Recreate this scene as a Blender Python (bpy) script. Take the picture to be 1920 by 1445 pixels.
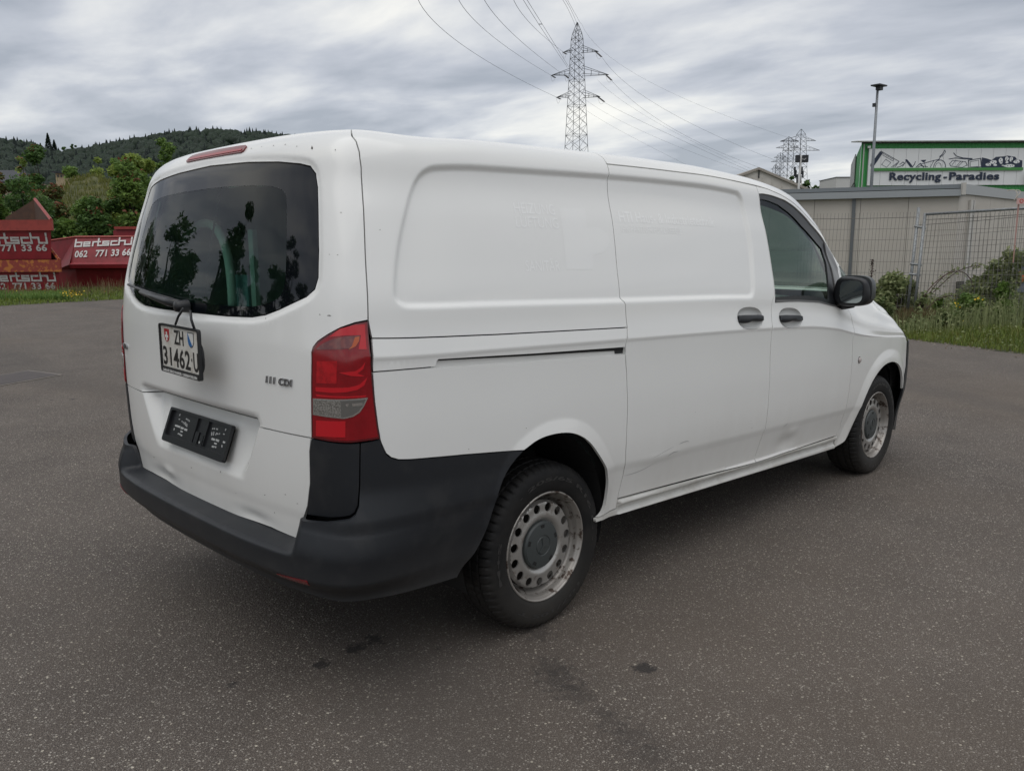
import bpy, bmesh, math, random
import numpy as np
from mathutils import Vector, Matrix
from mathutils.geometry import delaunay_2d_cdt
random.seed(7); rng=np.random.default_rng(7)
S=bpy.context.scene
for o in list(bpy.data.objects): bpy.data.objects.remove(o)
COL=S.collection
# ------------------------------------------------------------ camera
CAM=np.array([-2.2762,-2.9882,1.4873]); YAW,PIT,ROL,FOC=.785778,-.163975,-.004793,1538.24
_f=np.array([math.cos(PIT)*math.cos(YAW),math.cos(PIT)*math.sin(YAW),math.sin(PIT)])
_r=np.array([math.sin(YAW),-math.cos(YAW),0]); _u=np.cross(_r,_f)
R_=math.cos(ROL)*_r+math.sin(ROL)*_u; U_=-math.sin(ROL)*_r+math.cos(ROL)*_u
cd=bpy.data.cameras.new('camera'); co=bpy.data.objects.new('camera',cd); COL.objects.link(co); S.camera=co
M=Matrix(((R_[0],U_[0],-_f[0],CAM[0]),(R_[1],U_[1],-_f[1],CAM[1]),(R_[2],U_[2],-_f[2],CAM[2]),(0,0,0,1)))
co.matrix_world=M; cd.sensor_width=36; cd.sensor_fit='HORIZONTAL'; cd.lens=36*FOC/1920; cd.clip_start=.05; cd.clip_end=6000
S.render.resolution_x=1024; S.render.resolution_y=770
S.view_settings.view_transform='Standard'; S.view_settings.look='None'; S.view_settings.exposure=0; S.view_settings.gamma=1
# ------------------------------------------------------------ sky and sun
w=bpy.data.worlds.new('World'); S.world=w; w.use_nodes=True; nt=w.node_tree; nt.nodes.clear()
def N(t,ty,**k):
    n=t.nodes.new(ty)
    for a,b in k.items():
        if a=='op': n.operation=b
        elif isinstance(a,str) and hasattr(n,a): setattr(n,a,b)
    return n
def sky_world():
    L=nt.links.new
    out=N(nt,'ShaderNodeOutputWorld'); bg=N(nt,'ShaderNodeBackground'); L(bg.outputs[0],out.inputs[0])
    sky=N(nt,'ShaderNodeTexSky'); sky.sky_type='NISHITA'; sky.sun_disc=False; sky.sun_elevation=math.radians(58); sky.sun_rotation=math.radians(225)
    tc=N(nt,'ShaderNodeTexCoord'); sp=N(nt,'ShaderNodeSeparateXYZ'); L(tc.outputs['Generated'],sp.inputs[0])
    # cloud deck at constant height: direction / elevation
    ad=N(nt,'ShaderNodeMath',op='MAXIMUM'); L(sp.outputs[2],ad.inputs[0]); ad.inputs[1].default_value=0.0
    ad2=N(nt,'ShaderNodeMath',op='ADD'); L(ad.outputs[0],ad2.inputs[0]); ad2.inputs[1].default_value=.11
    dx=N(nt,'ShaderNodeMath',op='DIVIDE'); L(sp.outputs[0],dx.inputs[0]); L(ad2.outputs[0],dx.inputs[1])
    dy=N(nt,'ShaderNodeMath',op='DIVIDE'); L(sp.outputs[1],dy.inputs[0]); L(ad2.outputs[0],dy.inputs[1])
    cb=N(nt,'ShaderNodeCombineXYZ'); L(dx.outputs[0],cb.inputs[0]); L(dy.outputs[0],cb.inputs[1])
    mp=N(nt,'ShaderNodeMapping'); L(cb.outputs[0],mp.inputs[0]); mp.inputs['Rotation'].default_value=(0,0,math.radians(38)); mp.inputs['Scale'].default_value=(.66,.40,1); mp.inputs['Location'].default_value=SKYLOC
    n1=N(nt,'ShaderNodeTexNoise'); L(mp.outputs[0],n1.inputs['Vector']); n1.inputs['Scale'].default_value=.9; n1.inputs['Detail'].default_value=3.5; n1.inputs['Roughness'].default_value=.5; n1.inputs['Distortion'].default_value=.35
    n2=N(nt,'ShaderNodeTexNoise'); L(mp.outputs[0],n2.inputs['Vector']); n2.inputs['Scale'].default_value=3.4; n2.inputs['Detail'].default_value=7; n2.inputs['Roughness'].default_value=.52; n2.inputs['Distortion'].default_value=.2
    mx=N(nt,'ShaderNodeMix'); mx.data_type='FLOAT'; mx.inputs[0].default_value=.40; L(n1.outputs[0],mx.inputs[2]); L(n2.outputs[0],mx.inputs[3])
    cr=N(nt,'ShaderNodeValToRGB'); L(mx.outputs[0],cr.inputs[0]); e=cr.color_ramp.elements
    e[0].position=.41; e[0].color=(.35,.375,.42,1); e[1].position=.61; e[1].color=(.87,.855,.80,1)
    m=cr.color_ramp.elements.new(.475); m.color=(.475,.495,.54,1); m=cr.color_ramp.elements.new(.53); m.color=(.63,.64,.655,1)
    ms=N(nt,'ShaderNodeMix'); ms.data_type='RGBA'; ms.blend_type='ADD'; ms.inputs[0].default_value=.012
    L(cr.outputs[0],ms.inputs[6]); L(sky.outputs[0],ms.inputs[7])
    L(ms.outputs[2],bg.inputs[0]); bg.inputs[1].default_value=SKYSTR
SKYLOC=(3.1,1.7,0); SKYSTR=1.07
sky_world()
sl=bpy.data.lights.new('sun','SUN'); sl.energy=1.35; sl.angle=math.radians(80); sl.color=(1,.97,.93)
so=bpy.data.objects.new('sun',sl); COL.objects.link(so)
so.rotation_euler=Vector((-.16,-.22,1)).to_track_quat('Z','Y').to_euler()
# ------------------------------------------------------------ helpers
W_,H_=1920,1445
def at(px,py,D):
    """world point seen at photo pixel (px,py), D metres along the view axis"""
    return CAM+D*(_f+R_*(px-W_/2)/FOC-U_*(py-H_/2)/FOC)
def onz(px,py,z):
    d=_f+R_*(px-W_/2)/FOC-U_*(py-H_/2)/FOC; return CAM+d*(z-CAM[2])/d[2]
Fh=np.array([math.cos(YAW),math.sin(YAW),0]); Rh=np.array([math.sin(YAW),-math.cos(YAW),0])
def G(u,v,z=0): return np.array([CAM[0],CAM[1],0])+u*Rh+v*Fh+np.array([0,0,z])
def meta(o,label=None,cat=None,group=None,kind=None):
    if label: o['label']=label
    if cat: o['category']=cat
    if group: o['group']=group
    if kind: o['kind']=kind
    return o
def empty(name,loc=(0,0,0),rz=0,**k):
    o=bpy.data.objects.new(name,None); COL.objects.link(o); o.location=loc; o.rotation_euler=(0,0,rz); o.empty_display_size=.1
    return meta(o,**k)
def fast(name,V,F,mat=None,parent=None,smooth=False,sharp=None,mats=None,mi=None,**k):
    """V (n,3), F: array (m,3|4) or list of lists"""
    me=bpy.data.meshes.new(name); V=np.asarray(V,float)
    if isinstance(F,np.ndarray) and len(F):
        m,c=F.shape
        me.vertices.add(len(V)); me.vertices.foreach_set('co',V.ravel())
        me.loops.add(m*c); me.loops.foreach_set('vertex_index',F.ravel().astype(np.int32))
        me.polygons.add(m); me.polygons.foreach_set('loop_start',np.arange(0,m*c,c,dtype=np.int32)); me.polygons.foreach_set('loop_total',np.full(m,c,dtype=np.int32))
        me.update(calc_edges=True)
    else:
        me.from_pydata([tuple(v) for v in V],[],[list(map(int,f)) for f in F]); me.update()
    if smooth: me.polygons.foreach_set('use_smooth',[True]*len(me.polygons))
    if sharp is not None: me.set_sharp_from_angle(angle=math.radians(sharp))
    for mm in (mats or ([mat] if mat else [])): me.materials.append(mm)
    if mi is not None: me.polygons.foreach_set('material_index',np.asarray(mi,dtype=np.int32))
    o=bpy.data.objects.new(name,me); COL.objects.link(o)
    if parent is not None:
        o.parent=parent; o.matrix_parent_inverse=(parent.matrix_world if parent.type!='EMPTY' else Matrix.LocRotScale(parent.location,parent.rotation_euler,None)).inverted() if k.pop('world',False) else Matrix.Identity(4)
    else: k.pop('world',None)
    return meta(o,**k)
class MB:
    def __init__(s): s.V=[]; s.F=[]; s.n=0
    def add(s,V,F):
        V=np.asarray(V,float); s.V.append(V); s.F+= [[int(i)+s.n for i in f] for f in F]; s.n+=len(V); return s
    def box(s,c,d,rz=0,ax=None):
        c=np.array(c,float); d=np.array(d,float)/2
        P=np.array([[x,y,z] for x in (-1,1) for y in (-1,1) for z in (-1,1)],float)*d
        if ax is not None: P=P@np.array(ax)   # rows: local axes in world
        elif rz: cs,sn=math.cos(rz),math.sin(rz); P=P@np.array([[cs,sn,0],[-sn,cs,0],[0,0,1]])
        return s.add(P+c,[(0,1,3,2),(4,6,7,5),(0,4,5,1),(2,3,7,6),(0,2,6,4),(1,5,7,3)])
    def prism(s,poly,o,a,b,n,d):
        """polygon of (a,b) coords at origin o with axes a,b, extruded d along n"""
        o,a,b,n=[np.array(q,float) for q in (o,a,b,n)]; k=len(poly)
        P=[o+p[0]*a+p[1]*b for p in poly]+[o+p[0]*a+p[1]*b+n*d for p in poly]
        return s.add(P,[list(range(k))[::-1],list(range(k,2*k))]+[(i,(i+1)%k,k+(i+1)%k,k+i) for i in range(k)])
    def tube(s,pts,r,sides=6,close=False,cap=True):
        pts=np.asarray(pts,float); n=len(pts); rr=np.full(n,r) if np.isscalar(r) else np.asarray(r,float)
        T=np.gradient(pts,axis=0); T/=np.linalg.norm(T,axis=1,keepdims=True)+1e-12
        up=np.array([0,0,1.]) if abs(T[0][2])<.9 else np.array([1.,0,0])
        V=[]; a=np.linspace(0,2*np.pi,sides,endpoint=False)
        A=np.cross(T[0],up); A/=np.linalg.norm(A)
        for i in range(n):
            A=A-T[i]*(A@T[i]); A/=np.linalg.norm(A)+1e-12; B=np.cross(T[i],A)
            V.append(pts[i]+rr[i]*(np.cos(a)[:,None]*A+np.sin(a)[:,None]*B))
        V=np.concatenate(V); F=[]
        for i in range(n-1):
            for j in range(sides): F.append((i*sides+j,i*sides+(j+1)%sides,(i+1)*sides+(j+1)%sides,(i+1)*sides+j))
        if cap: F+=[list(range(sides))[::-1],[(n-1)*sides+j for j in range(sides)]]
        return s.add(V,F)
    def strut(s,a,b,r,sides=4): return s.tube([a,b],r,sides)
    def lathe(s,prof,c,ax,segs=48,close=False):
        """prof [(r,h)], around unit axis ax through c"""
        ax=np.array(ax,float); c=np.array(c,float); up=np.array([0,0,1.]) if abs(ax[2])<.9 else np.array([1.,0,0])
        A=np.cross(up,ax); A/=np.linalg.norm(A); B=np.cross(ax,A); a=np.linspace(0,2*np.pi,segs,endpoint=False)
        V=np.concatenate([c+h*ax+r*(np.cos(a)[:,None]*A+np.sin(a)[:,None]*B) for r,h in prof]); F=[]
        for i in range(len(prof)-1):
            for j in range(segs): F.append((i*segs+j,i*segs+(j+1)%segs,(i+1)*segs+(j+1)%segs,(i+1)*segs+j))
        if close: F.append([(len(prof)-1)*segs+j for j in range(segs)])
        return s.add(V,F)
    def build(s,name,mat=None,parent=None,**k):
        return fast(name,np.concatenate(s.V),s.F,mat,parent,**k)
def text_mesh(txt,size,bold=0,spacing=1,extrude=0,shear=0):
    cu=bpy.data.curves.new('t','FONT'); cu.body=txt; cu.size=size; cu.offset=bold; cu.space_character=spacing; cu.extrude=extrude; cu.shear=shear; cu.resolution_u=3
    o=bpy.data.objects.new('t',cu); COL.objects.link(o); bpy.context.view_layer.update()
    me=bpy.data.meshes.new_from_object(o.evaluated_get(bpy.context.evaluated_depsgraph_get()))
    V=np.array([v.co for v in me.vertices]); F=[list(p.vertices) for p in me.polygons]
    bpy.data.objects.remove(o); bpy.data.curves.remove(cu); bpy.data.meshes.remove(me); return V,F
# ------------------------------------------------------------ materials
def mat(name,col=(.5,.5,.5),rough=.5,metal=0,coat=0,spec=.5,noise=None,bump=None,emit=None,trans=None,obj=True):
    """noise=(scale,amount,col2[,detail]) mixes col2 in; bump=(scale,strength,dist)"""
    m=bpy.data.materials.new(name); m.use_nodes=True; t=m.node_tree; L=t.links.new; b=t.nodes['Principled BSDF']
    b.inputs['Base Color'].default_value=(*col,1); b.inputs['Roughness'].default_value=rough; b.inputs['Metallic'].default_value=metal
    b.inputs['Coat Weight'].default_value=coat; b.inputs['Specular IOR Level'].default_value=spec
    geo=N(t,'ShaderNodeNewGeometry')
    if noise:
        nz=N(t,'ShaderNodeTexNoise'); nz.inputs['Scale'].default_value=noise[0]; nz.inputs['Detail'].default_value=noise[3] if len(noise)>3 else 5; nz.inputs['Roughness'].default_value=.6
        L(geo.outputs['Position'],nz.inputs['Vector'])
        cr=N(t,'ShaderNodeValToRGB'); L(nz.outputs[0],cr.inputs[0]); e=cr.color_ramp.elements
        lo=noise[4] if len(noise)>4 else .42; hi=noise[5] if len(noise)>5 else .62
        e[0].position=lo; e[1].position=hi; e[0].color=(0,0,0,1); e[1].color=(noise[1],)*3+(1,)
        mx=N(t,'ShaderNodeMix'); mx.data_type='RGBA'; L(cr.outputs[0],mx.inputs[0]); mx.inputs[6].default_value=(*col,1); mx.inputs[7].default_value=(*noise[2],1)
        L(mx.outputs[2],b.inputs['Base Color'])
    if bump:
        nz=N(t,'ShaderNodeTexNoise'); nz.inputs['Scale'].default_value=bump[0]; nz.inputs['Detail'].default_value=3; L(geo.outputs['Position'],nz.inputs['Vector'])
        bp=N(t,'ShaderNodeBump'); bp.inputs['Strength'].default_value=bump[1]; bp.inputs['Distance'].default_value=bump[2]; L(nz.outputs[0],bp.inputs['Height']); L(bp.outputs[0],b.inputs['Normal'])
    if emit: b.inputs['Emission Color'].default_value=(*emit[:3],1); b.inputs['Emission Strength'].default_value=emit[3]
    return m
def leafmat(name,c1,c2,rough=.55,c3=None):
    m=bpy.data.materials.new(name); m.use_nodes=True; t=m.node_tree; L=t.links.new; b=t.nodes['Principled BSDF']; out=t.nodes['Material Output']
    geo=N(t,'ShaderNodeNewGeometry'); cr=N(t,'ShaderNodeValToRGB'); nz=N(t,'ShaderNodeTexNoise'); nz.inputs['Scale'].default_value=.9; L(geo.outputs['Position'],nz.inputs['Vector'])
    ad=N(t,'ShaderNodeMath',op='ADD'); L(geo.outputs['Random Per Island'],ad.inputs[0]); L(nz.outputs[0],ad.inputs[1])
    sb=N(t,'ShaderNodeMath',op='MULTIPLY'); L(ad.outputs[0],sb.inputs[0]); sb.inputs[1].default_value=.62
    L(sb.outputs[0],cr.inputs[0]); e=cr.color_ramp.elements; e[0].position=.15; e[0].color=(*c1,1); e[1].position=.78; e[1].color=(*c2,1)
    if c3: q=cr.color_ramp.elements.new(.9); q.color=(*c3,1)
    L(cr.outputs[0],b.inputs['Base Color']); b.inputs['Roughness'].default_value=rough; b.inputs['Specular IOR Level'].default_value=.35
    tr=N(t,'ShaderNodeBsdfTranslucent'); L(cr.outputs[0],tr.inputs[0]); mx=N(t,'ShaderNodeMixShader'); mx.inputs[0].default_value=.35
    L(b.outputs[0],mx.inputs[1]); L(tr.outputs[0],mx.inputs[2]); L(mx.outputs[0],out.inputs[0]); return m
def glass(name,tint,rough=0,ior=1.5):
    m=bpy.data.materials.new(name); m.use_nodes=True; t=m.node_tree; L=t.links.new; t.nodes.remove(t.nodes['Principled BSDF']); out=t.nodes['Material Output']
    tr=N(t,'ShaderNodeBsdfTransparent'); tr.inputs[0].default_value=(*tint,1); gl=N(t,'ShaderNodeBsdfGlossy'); gl.inputs['Roughness'].default_value=rough; gl.inputs[0].default_value=(.95,.97,1,1)
    fr=N(t,'ShaderNodeFresnel'); fr.inputs[0].default_value=ior; ml=N(t,'ShaderNodeMath',op='MULTIPLY'); L(fr.outputs[0],ml.inputs[0]); ml.inputs[1].default_value=.66
    mx=N(t,'ShaderNodeMixShader'); L(ml.outputs[0],mx.inputs[0]); L(tr.outputs[0],mx.inputs[1]); L(gl.outputs[0],mx.inputs[2]); L(mx.outputs[0],out.inputs[0]); return m
PAINT=mat('white_paint',(.79,.795,.775),.25,coat=.38,noise=(1.1,.10,(.56,.55,.52),6,.35,.75),bump=(2.2,.05,.02))
PAINT_D=mat('white_paint_grimy',(.60,.595,.56),.42,coat=.1,noise=(9,.55,(.36,.33,.28),8,.45,.75))
PLAST=mat('dark_grey_plastic',(.0125,.0145,.018),.46,spec=.40,noise=(9,.8,(.026,.027,.029),9,.50,.70),bump=(420,.25,.001))
PLAST_B=mat('black_plastic',(.010,.011,.013),.38,bump=(300,.15,.001))
BLACKG=mat('black_glass_border',(.004,.005,.007),.03,spec=.42)
DARK=mat('dark_gap',(.008,.008,.008),.8)
GL_R=glass('tinted_rear_glass',(.48,.68,.60)); GL_S=glass('side_glass',(.62,.80,.70))
CHROME=mat('badge_metal',(.32,.32,.33),.25,metal=.9); BRIGHT=mat('bright_chrome',(.75,.75,.75),.12,metal=1)
RED=mat('lamp_red',(.24,.004,.009),.14,coat=.2,noise=(25,.5,(.17,.003,.006),3)); RED_D=mat('lamp_deep_red',(.11,.004,.008),.06,coat=.5); RED_B=mat('lamp_bright_red',(.50,.010,.018),.14,coat=.2)
SMOKE=mat('lamp_smoke',(.13,.030,.030),.08,coat=.5,noise=(60,.6,(.22,.06,.045),2)); CLEAR=mat('lamp_clear',(.42,.41,.38),.12,metal=.55,noise=(220,.8,(.14,.13,.12),2)); CLEAR2=mat('lamp_grey',(.16,.155,.145),.10,metal=.3,coat=.4); AMBER=mat('lamp_amber',(.45,.09,.02),.1,coat=.4)
RUBBER=mat('tyre_rubber',(.0075,.0074,.0076),.66,spec=.3,noise=(18,.7,(.016,.015,.014),6),bump=(160,.2,.002))
STEEL=mat('steel_wheel',(.40,.39,.37),.34,metal=.65,noise=(20,.8,(.15,.10,.07),9,.57,.70)); STEELR=mat('steel_wheel_rusty',(.34,.32,.295),.38,metal=.6,noise=(26,.95,(.060,.040,.030),9,.52,.60))
SATIN=mat('satin_trim',(.16,.16,.16),.35,metal=.3)
INT=mat('interior_grey',(.06,.068,.064),.7); INT_L=mat('interior_pale',(.42,.50,.46),.6); SEAT=mat('seat_fabric',(.02,.021,.022),.8)

def dirt(m,z0,z1,col,am):
    """road film thinning out upwards, broken up by noise"""
    t=m.node_tree; L=t.links.new; b=t.nodes['Principled BSDF']; src=b.inputs['Base Color'].links[0].from_socket
    g=N(t,'ShaderNodeNewGeometry'); sp=N(t,'ShaderNodeSeparateXYZ'); L(g.outputs['Position'],sp.inputs[0]); n=N(t,'ShaderNodeTexNoise'); n.inputs['Scale'].default_value=3; n.inputs['Detail'].default_value=8; n.inputs['Roughness'].default_value=.7
    mp=N(t,'ShaderNodeMapping'); mp.inputs['Scale'].default_value=(1.2,1.2,.5); L(g.outputs['Position'],mp.inputs[0]); L(mp.outputs[0],n.inputs['Vector'])
    mr=N(t,'ShaderNodeMapRange'); L(sp.outputs[2],mr.inputs[0]); mr.inputs[1].default_value=z1; mr.inputs[2].default_value=z0; mr.inputs[3].default_value=0; mr.inputs[4].default_value=1
    q=N(t,'ShaderNodeMath',op='MULTIPLY'); L(mr.outputs[0],q.inputs[0]); L(n.outputs[0],q.inputs[1]); q2=N(t,'ShaderNodeMath',op='MULTIPLY'); L(q.outputs[0],q2.inputs[0]); q2.inputs[1].default_value=am*2
    mx=N(t,'ShaderNodeMix'); mx.data_type='RGBA'; mx.clamp_factor=True; L(q2.outputs[0],mx.inputs[0]); L(src,mx.inputs[6]); mx.inputs[7].default_value=(*col,1); L(mx.outputs[2],b.inputs['Base Color'])
dirt(PAINT,.30,.85,(.42,.38,.32),.30); dirt(PLAST,.28,.55,(.055,.052,.047),.45); dirt(RUBBER,.0,.36,(.05,.045,.038),.5)

# ------------------------------------------------------------ van body surface
RAKE=.037
def herm(xs,ys):
    """monotone-ish cubic interpolator"""
    xs=np.array(xs,float); ys=np.array(ys,float); h=np.diff(xs); d=(np.diff(ys,axis=0).T/h).T
    m=np.zeros_like(ys)
    if ys.ndim==1:
        m[0]=d[0]; m[-1]=d[-1]
        for i in range(1,len(xs)-1):
            if d[i-1]*d[i]>0:
                w1=2*h[i]+h[i-1]; w2=h[i]+2*h[i-1]; m[i]=(w1+w2)/(w1/d[i-1]+w2/d[i])
    else:
        m[0]=d[0]; m[-1]=d[-1]
        for i in range(1,len(xs)-1): m[i]=(d[i-1]*h[i]+d[i]*h[i-1])/(h[i]+h[i-1])
    def f(x):
        x=np.asarray(x,float); i=np.clip(np.searchsorted(xs,x)-1,0,len(h)-1)
        u=(x-xs[i])/h[i]; 
        hh=h[i]
        if ys.ndim>1: u=u[...,None]; hh=hh[...,None]
        uc=np.clip(u,0,1)
        r=(2*uc**3-3*uc**2+1)*ys[i]+(uc**3-2*uc**2+uc)*hh*m[i]+(-2*uc**3+3*uc**2)*ys[i+1]+(uc**3-uc**2)*hh*m[i+1]
        return r
    return f
def sst(a,b,x):
    u=np.clip((x-a)/(b-a),0,1); return u*u*(3-2*u)
# plan curve
PL=np.array([[-1.030,0.0],[-1.027,0.25],[-1.017,0.5],[-0.995,0.69],[-0.972,0.8],[-0.9394,0.8821],[-0.8155,0.9303],[-0.65,0.9495],[-0.3,0.9589],[0.3,0.964],[1.0,0.966],[2.0,0.964],[2.6,0.958],[3.0,0.945],[3.3,0.935],[3.6,0.918],[3.85,0.855],[3.98,0.66],[4.03,0.33],[4.04,0.0]])
_L=np.concatenate([[0],np.cumsum(np.hypot(*np.diff(PL,axis=0).T))])
_C0=herm(_L,PL)
_ss=np.linspace(0,_L[-1],4000); _pp=_C0(_ss)
_q=np.concatenate([(_pp[1:200]*[1,-1])[::-1],_pp,(_pp[-200:-1]*[1,-1])[::-1]]); _k=np.exp(-np.linspace(-2,2,91)**2); _k/=_k.sum()
_pp=np.stack([np.convolve(_q[:,i],_k,'same') for i in (0,1)],1)[199:199+4000]; _pp[0,1]=0; _pp[-1,1]=0; _al=np.concatenate([[0],np.cumsum(np.hypot(*np.diff(_pp,axis=0).T))])
SMAX=_al[-1]
def C(s): s=np.asarray(s,float); return np.stack([np.interp(s,_al,_pp[:,0]),np.interp(s,_al,_pp[:,1])],-1)
def s_of_x(x):   # side only
    k=np.argmax(_pp[:,1]>.9); return np.interp(x,_pp[k:,0],_al[k:])
ts=[0.2,0.4,0.45,0.58,0.62,0.75,0.95,1.1,1.137,1.15,1.22,1.3,1.45,1.6,1.72,1.7804,1.8275,1.868,1.9061,1.9506,2.1424,2.3926,2.66]
isd=[0.056,0.051,0.046,0.021,0.01,0.002,0.0,0.0,0.001,0.0035,0.0155,0.022,0.0555,0.0965,0.1374,0.1488,0.1643,0.1877,0.2196,0.2621,0.4534,0.7034,0.9655]
irr=[0.03,0.036,0.036,0.028,0.022,0.012,0.003,0.0,0.0,0.0,0.003,0.008,0.0268,0.054,0.0796,0.0938,0.115,0.1455,0.1844,0.234,0.4176,0.5876,0.7876]
zz=[0.2,0.4,0.45,0.58,0.62,0.75,0.95,1.1,1.137,1.15,1.22,1.3,1.45,1.6,1.72,1.7793,1.8238,1.8568,1.8778,1.8908,1.9038,1.9139,1.9189]
TMAX=ts[-1]
fS=herm(ts,isd); fR=herm(ts,irr); fZ=herm(ts,zz)
DROP=herm([-1.1,-.8,-.4,.2,.8,1.2,1.6,2.0,2.4,2.6,2.8,3.0,3.2,3.6,3.85,4.1],[0.030,0.037,0.0157,-0.0068,-0.0301,-0.0396,-0.0347,-0.006,0.135,0.285,0.43,.54,.61,.70,.83,.97])
def smooth_box(t,a,b): return sst(a,b,t)
def surf(s,t):
    """body frame point of the undetailed skin, right side (y negative)"""
    s=np.asarray(s,float); t=np.asarray(t,float)
    c=C(s); x=c[...,0]; y=c[...,1]
    iS=fS(t); iR=fR(t); z=fZ(t)
    kf=sst(2.55,3.1,x); z=z-DROP(x)*(sst(.85,1.9,t)*(1-kf)+kf*np.clip((t-.98)/.92,0,1.0))
    y2=y*(1-iS*(1-.45*sst(2.4,3.2,x)*sst(1.2,1.6,t)*sst(2.6,2.0,t))/.966)
    g=1-sst(-.95,.4,x); g=g/ (1-sst(-.95,.4,-.95))
    x2=x+iR*g
    gf=sst(3.0,4.0,x)
    x2=x2-gf*(sst(.7,2.0,t)*.24)
    return np.stack([x2,-y2,z],-1)
def world(P):
    cr,sr=math.cos(RAKE),math.sin(RAKE)
    x,y,z=P[...,0],P[...,1],P[...,2]
    return np.stack([x*cr+z*sr,y,-x*sr+z*cr],-1)
def unworld(P):
    cr,sr=math.cos(RAKE),math.sin(RAKE)
    x,y,z=P[...,0],P[...,1],P[...,2]
    return np.stack([x*cr-z*sr,y,x*sr+z*cr],-1)

def nrm(s,t):
    h=1e-3; a=surf(s+h,t)-surf(s-h,t); b=surf(s,t+h)-surf(s,t-h); n=np.cross(a,b); n/=np.linalg.norm(n,axis=-1,keepdims=True)+1e-12
    return n
# ------------------------------------------------------------ van skin
def SS(s):
    return np.abs(s),np.where(np.asarray(s)<0,-1.,1.)
def sdf(P,poly):
    """signed distance (negative inside), P (n,2)"""
    poly=np.asarray(poly,float); d=np.full(len(P),1e9); ins=np.zeros(len(P),bool); n=len(poly)
    for i in range(n):
        a=poly[i]; b=poly[(i+1)%n]; e=b-a; w=P-a; q=w-e*np.clip((w@e)/(e@e+1e-18),0,1)[:,None]; d=np.minimum(d,(q**2).sum(1))
        c=((a[1]>P[:,1])!=(b[1]>P[:,1])); 
        with np.errstate(divide='ignore',invalid='ignore'): x=(b[0]-a[0])*(P[:,1]-a[1])/(b[1]-a[1])+a[0]
        ins^=(c&(P[:,0]<x))
    return np.where(ins,-1,1)*np.sqrt(d)
def smoothpoly(p,it=2,closed=True):
    p=np.asarray(p,float)
    for _ in range(it):
        if closed: q=np.roll(p,-1,0); p=np.stack([.75*p+.25*q,.25*p+.75*q],1).reshape(-1,2)
        else: a=p[:-1];b=p[1:]; m=np.stack([.75*a+.25*b,.25*a+.75*b],1).reshape(-1,2); p=np.concatenate([p[:1],m,p[-1:]])
    return p
RECESS=smoothpoly([(1.17,1.735),(1.204,1.764),(1.26,1.779),(1.664,1.784),(2.24,1.792),(2.786,1.792),(3.25,1.791),(3.296,1.781),(3.322,1.74),(3.319,1.64),(3.312,1.51),(3.288,1.39),(3.268,1.30),(3.235,1.286),(3.19,1.286),(2.2,1.287),(1.6,1.292),(1.13,1.296),(1.09,1.303),(1.068,1.322),(1.063,1.345),(1.0718,1.43),(1.0875,1.519),(1.1103,1.6025),(1.14,1.68)],2)
ARCH=smoothpoly([(2.0983,.380),(2.136,.405),(2.162,.455),(2.154,.54),(2.118,.61),(2.066,.665),(1.9825,.748),(1.8944,.790),(1.80,.803),(1.6938,.795),(1.6143,.7605),(1.56,.7243),(1.5026,.66),(1.4602,.5671),(1.4206,.469),(1.3823,.4067),(1.3446,.3717),(1.3446,.28),(2.0983,.28)],1)
FLARE=smoothpoly([(1.50,.70),(1.5462,.765),(1.63,.820),(1.73,.8528),(1.849,.858),(1.948,.833),(2.038,.78),(2.121,.690),(2.184,.598),(2.205,.50),(2.205,.25),(1.30,.25),(1.38,.45)],2)
FARCH=smoothpoly([(4.47,.28),(4.50,.395),(4.575,.405),(4.66,.53),(4.7083,.641),(4.8031,.7443),(4.9185,.8154),(5.0437,.8573),(5.19,.862),(5.31,.832),(5.40,.76),(5.455,.65),(5.47,.5),(5.45,.28)],1)
FFLARE=smoothpoly([(4.40,.25),(4.50,.44),(4.60,.60),(4.70,.76),(4.85,.88),(5.02,.945),(5.2,.95),(5.36,.91),(5.5,.80),(5.56,.60),(5.56,.25)],2)
TWIN=np.array([(.0,1.799),(.33,1.7905),(.565,1.777),(.694,1.7638),(.75,1.7531),(.781,1.7278),(.794,1.6836),(.798,1.5965),(.805,1.4756),(.803,1.3899),(.788,1.352),(.7505,1.3265),(.62,1.279),(.545,1.2575),(.466,1.2455),(.2854,1.2395),(0,1.2385)])
def mir(p): p=np.asarray(p,float); q=p[::-1]*[-1,1]; return np.concatenate([p,q[q[:,0]<-1e-6]])
TWINF=smoothpoly(mir(TWIN)[::1],1)
def h_bump(s,t):
    """rear bumper stand-off"""
    a=.085-.060*sst(.80,1.30,s); step=sst(.536,.494,t); bulge=.35*sst(.72,.62,t)+.65*sst(.66,.50,t)
    k=sst(.66,.76,s); step=sst(.520,.494,t); h=a*((1-k)*step+k*bulge)-.012*(1-k)*sst(.500,.512,t)
    return h-a*.9*sst(.425,.345,t)*(1-.5*sst(.9,1.3,s))
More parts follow.
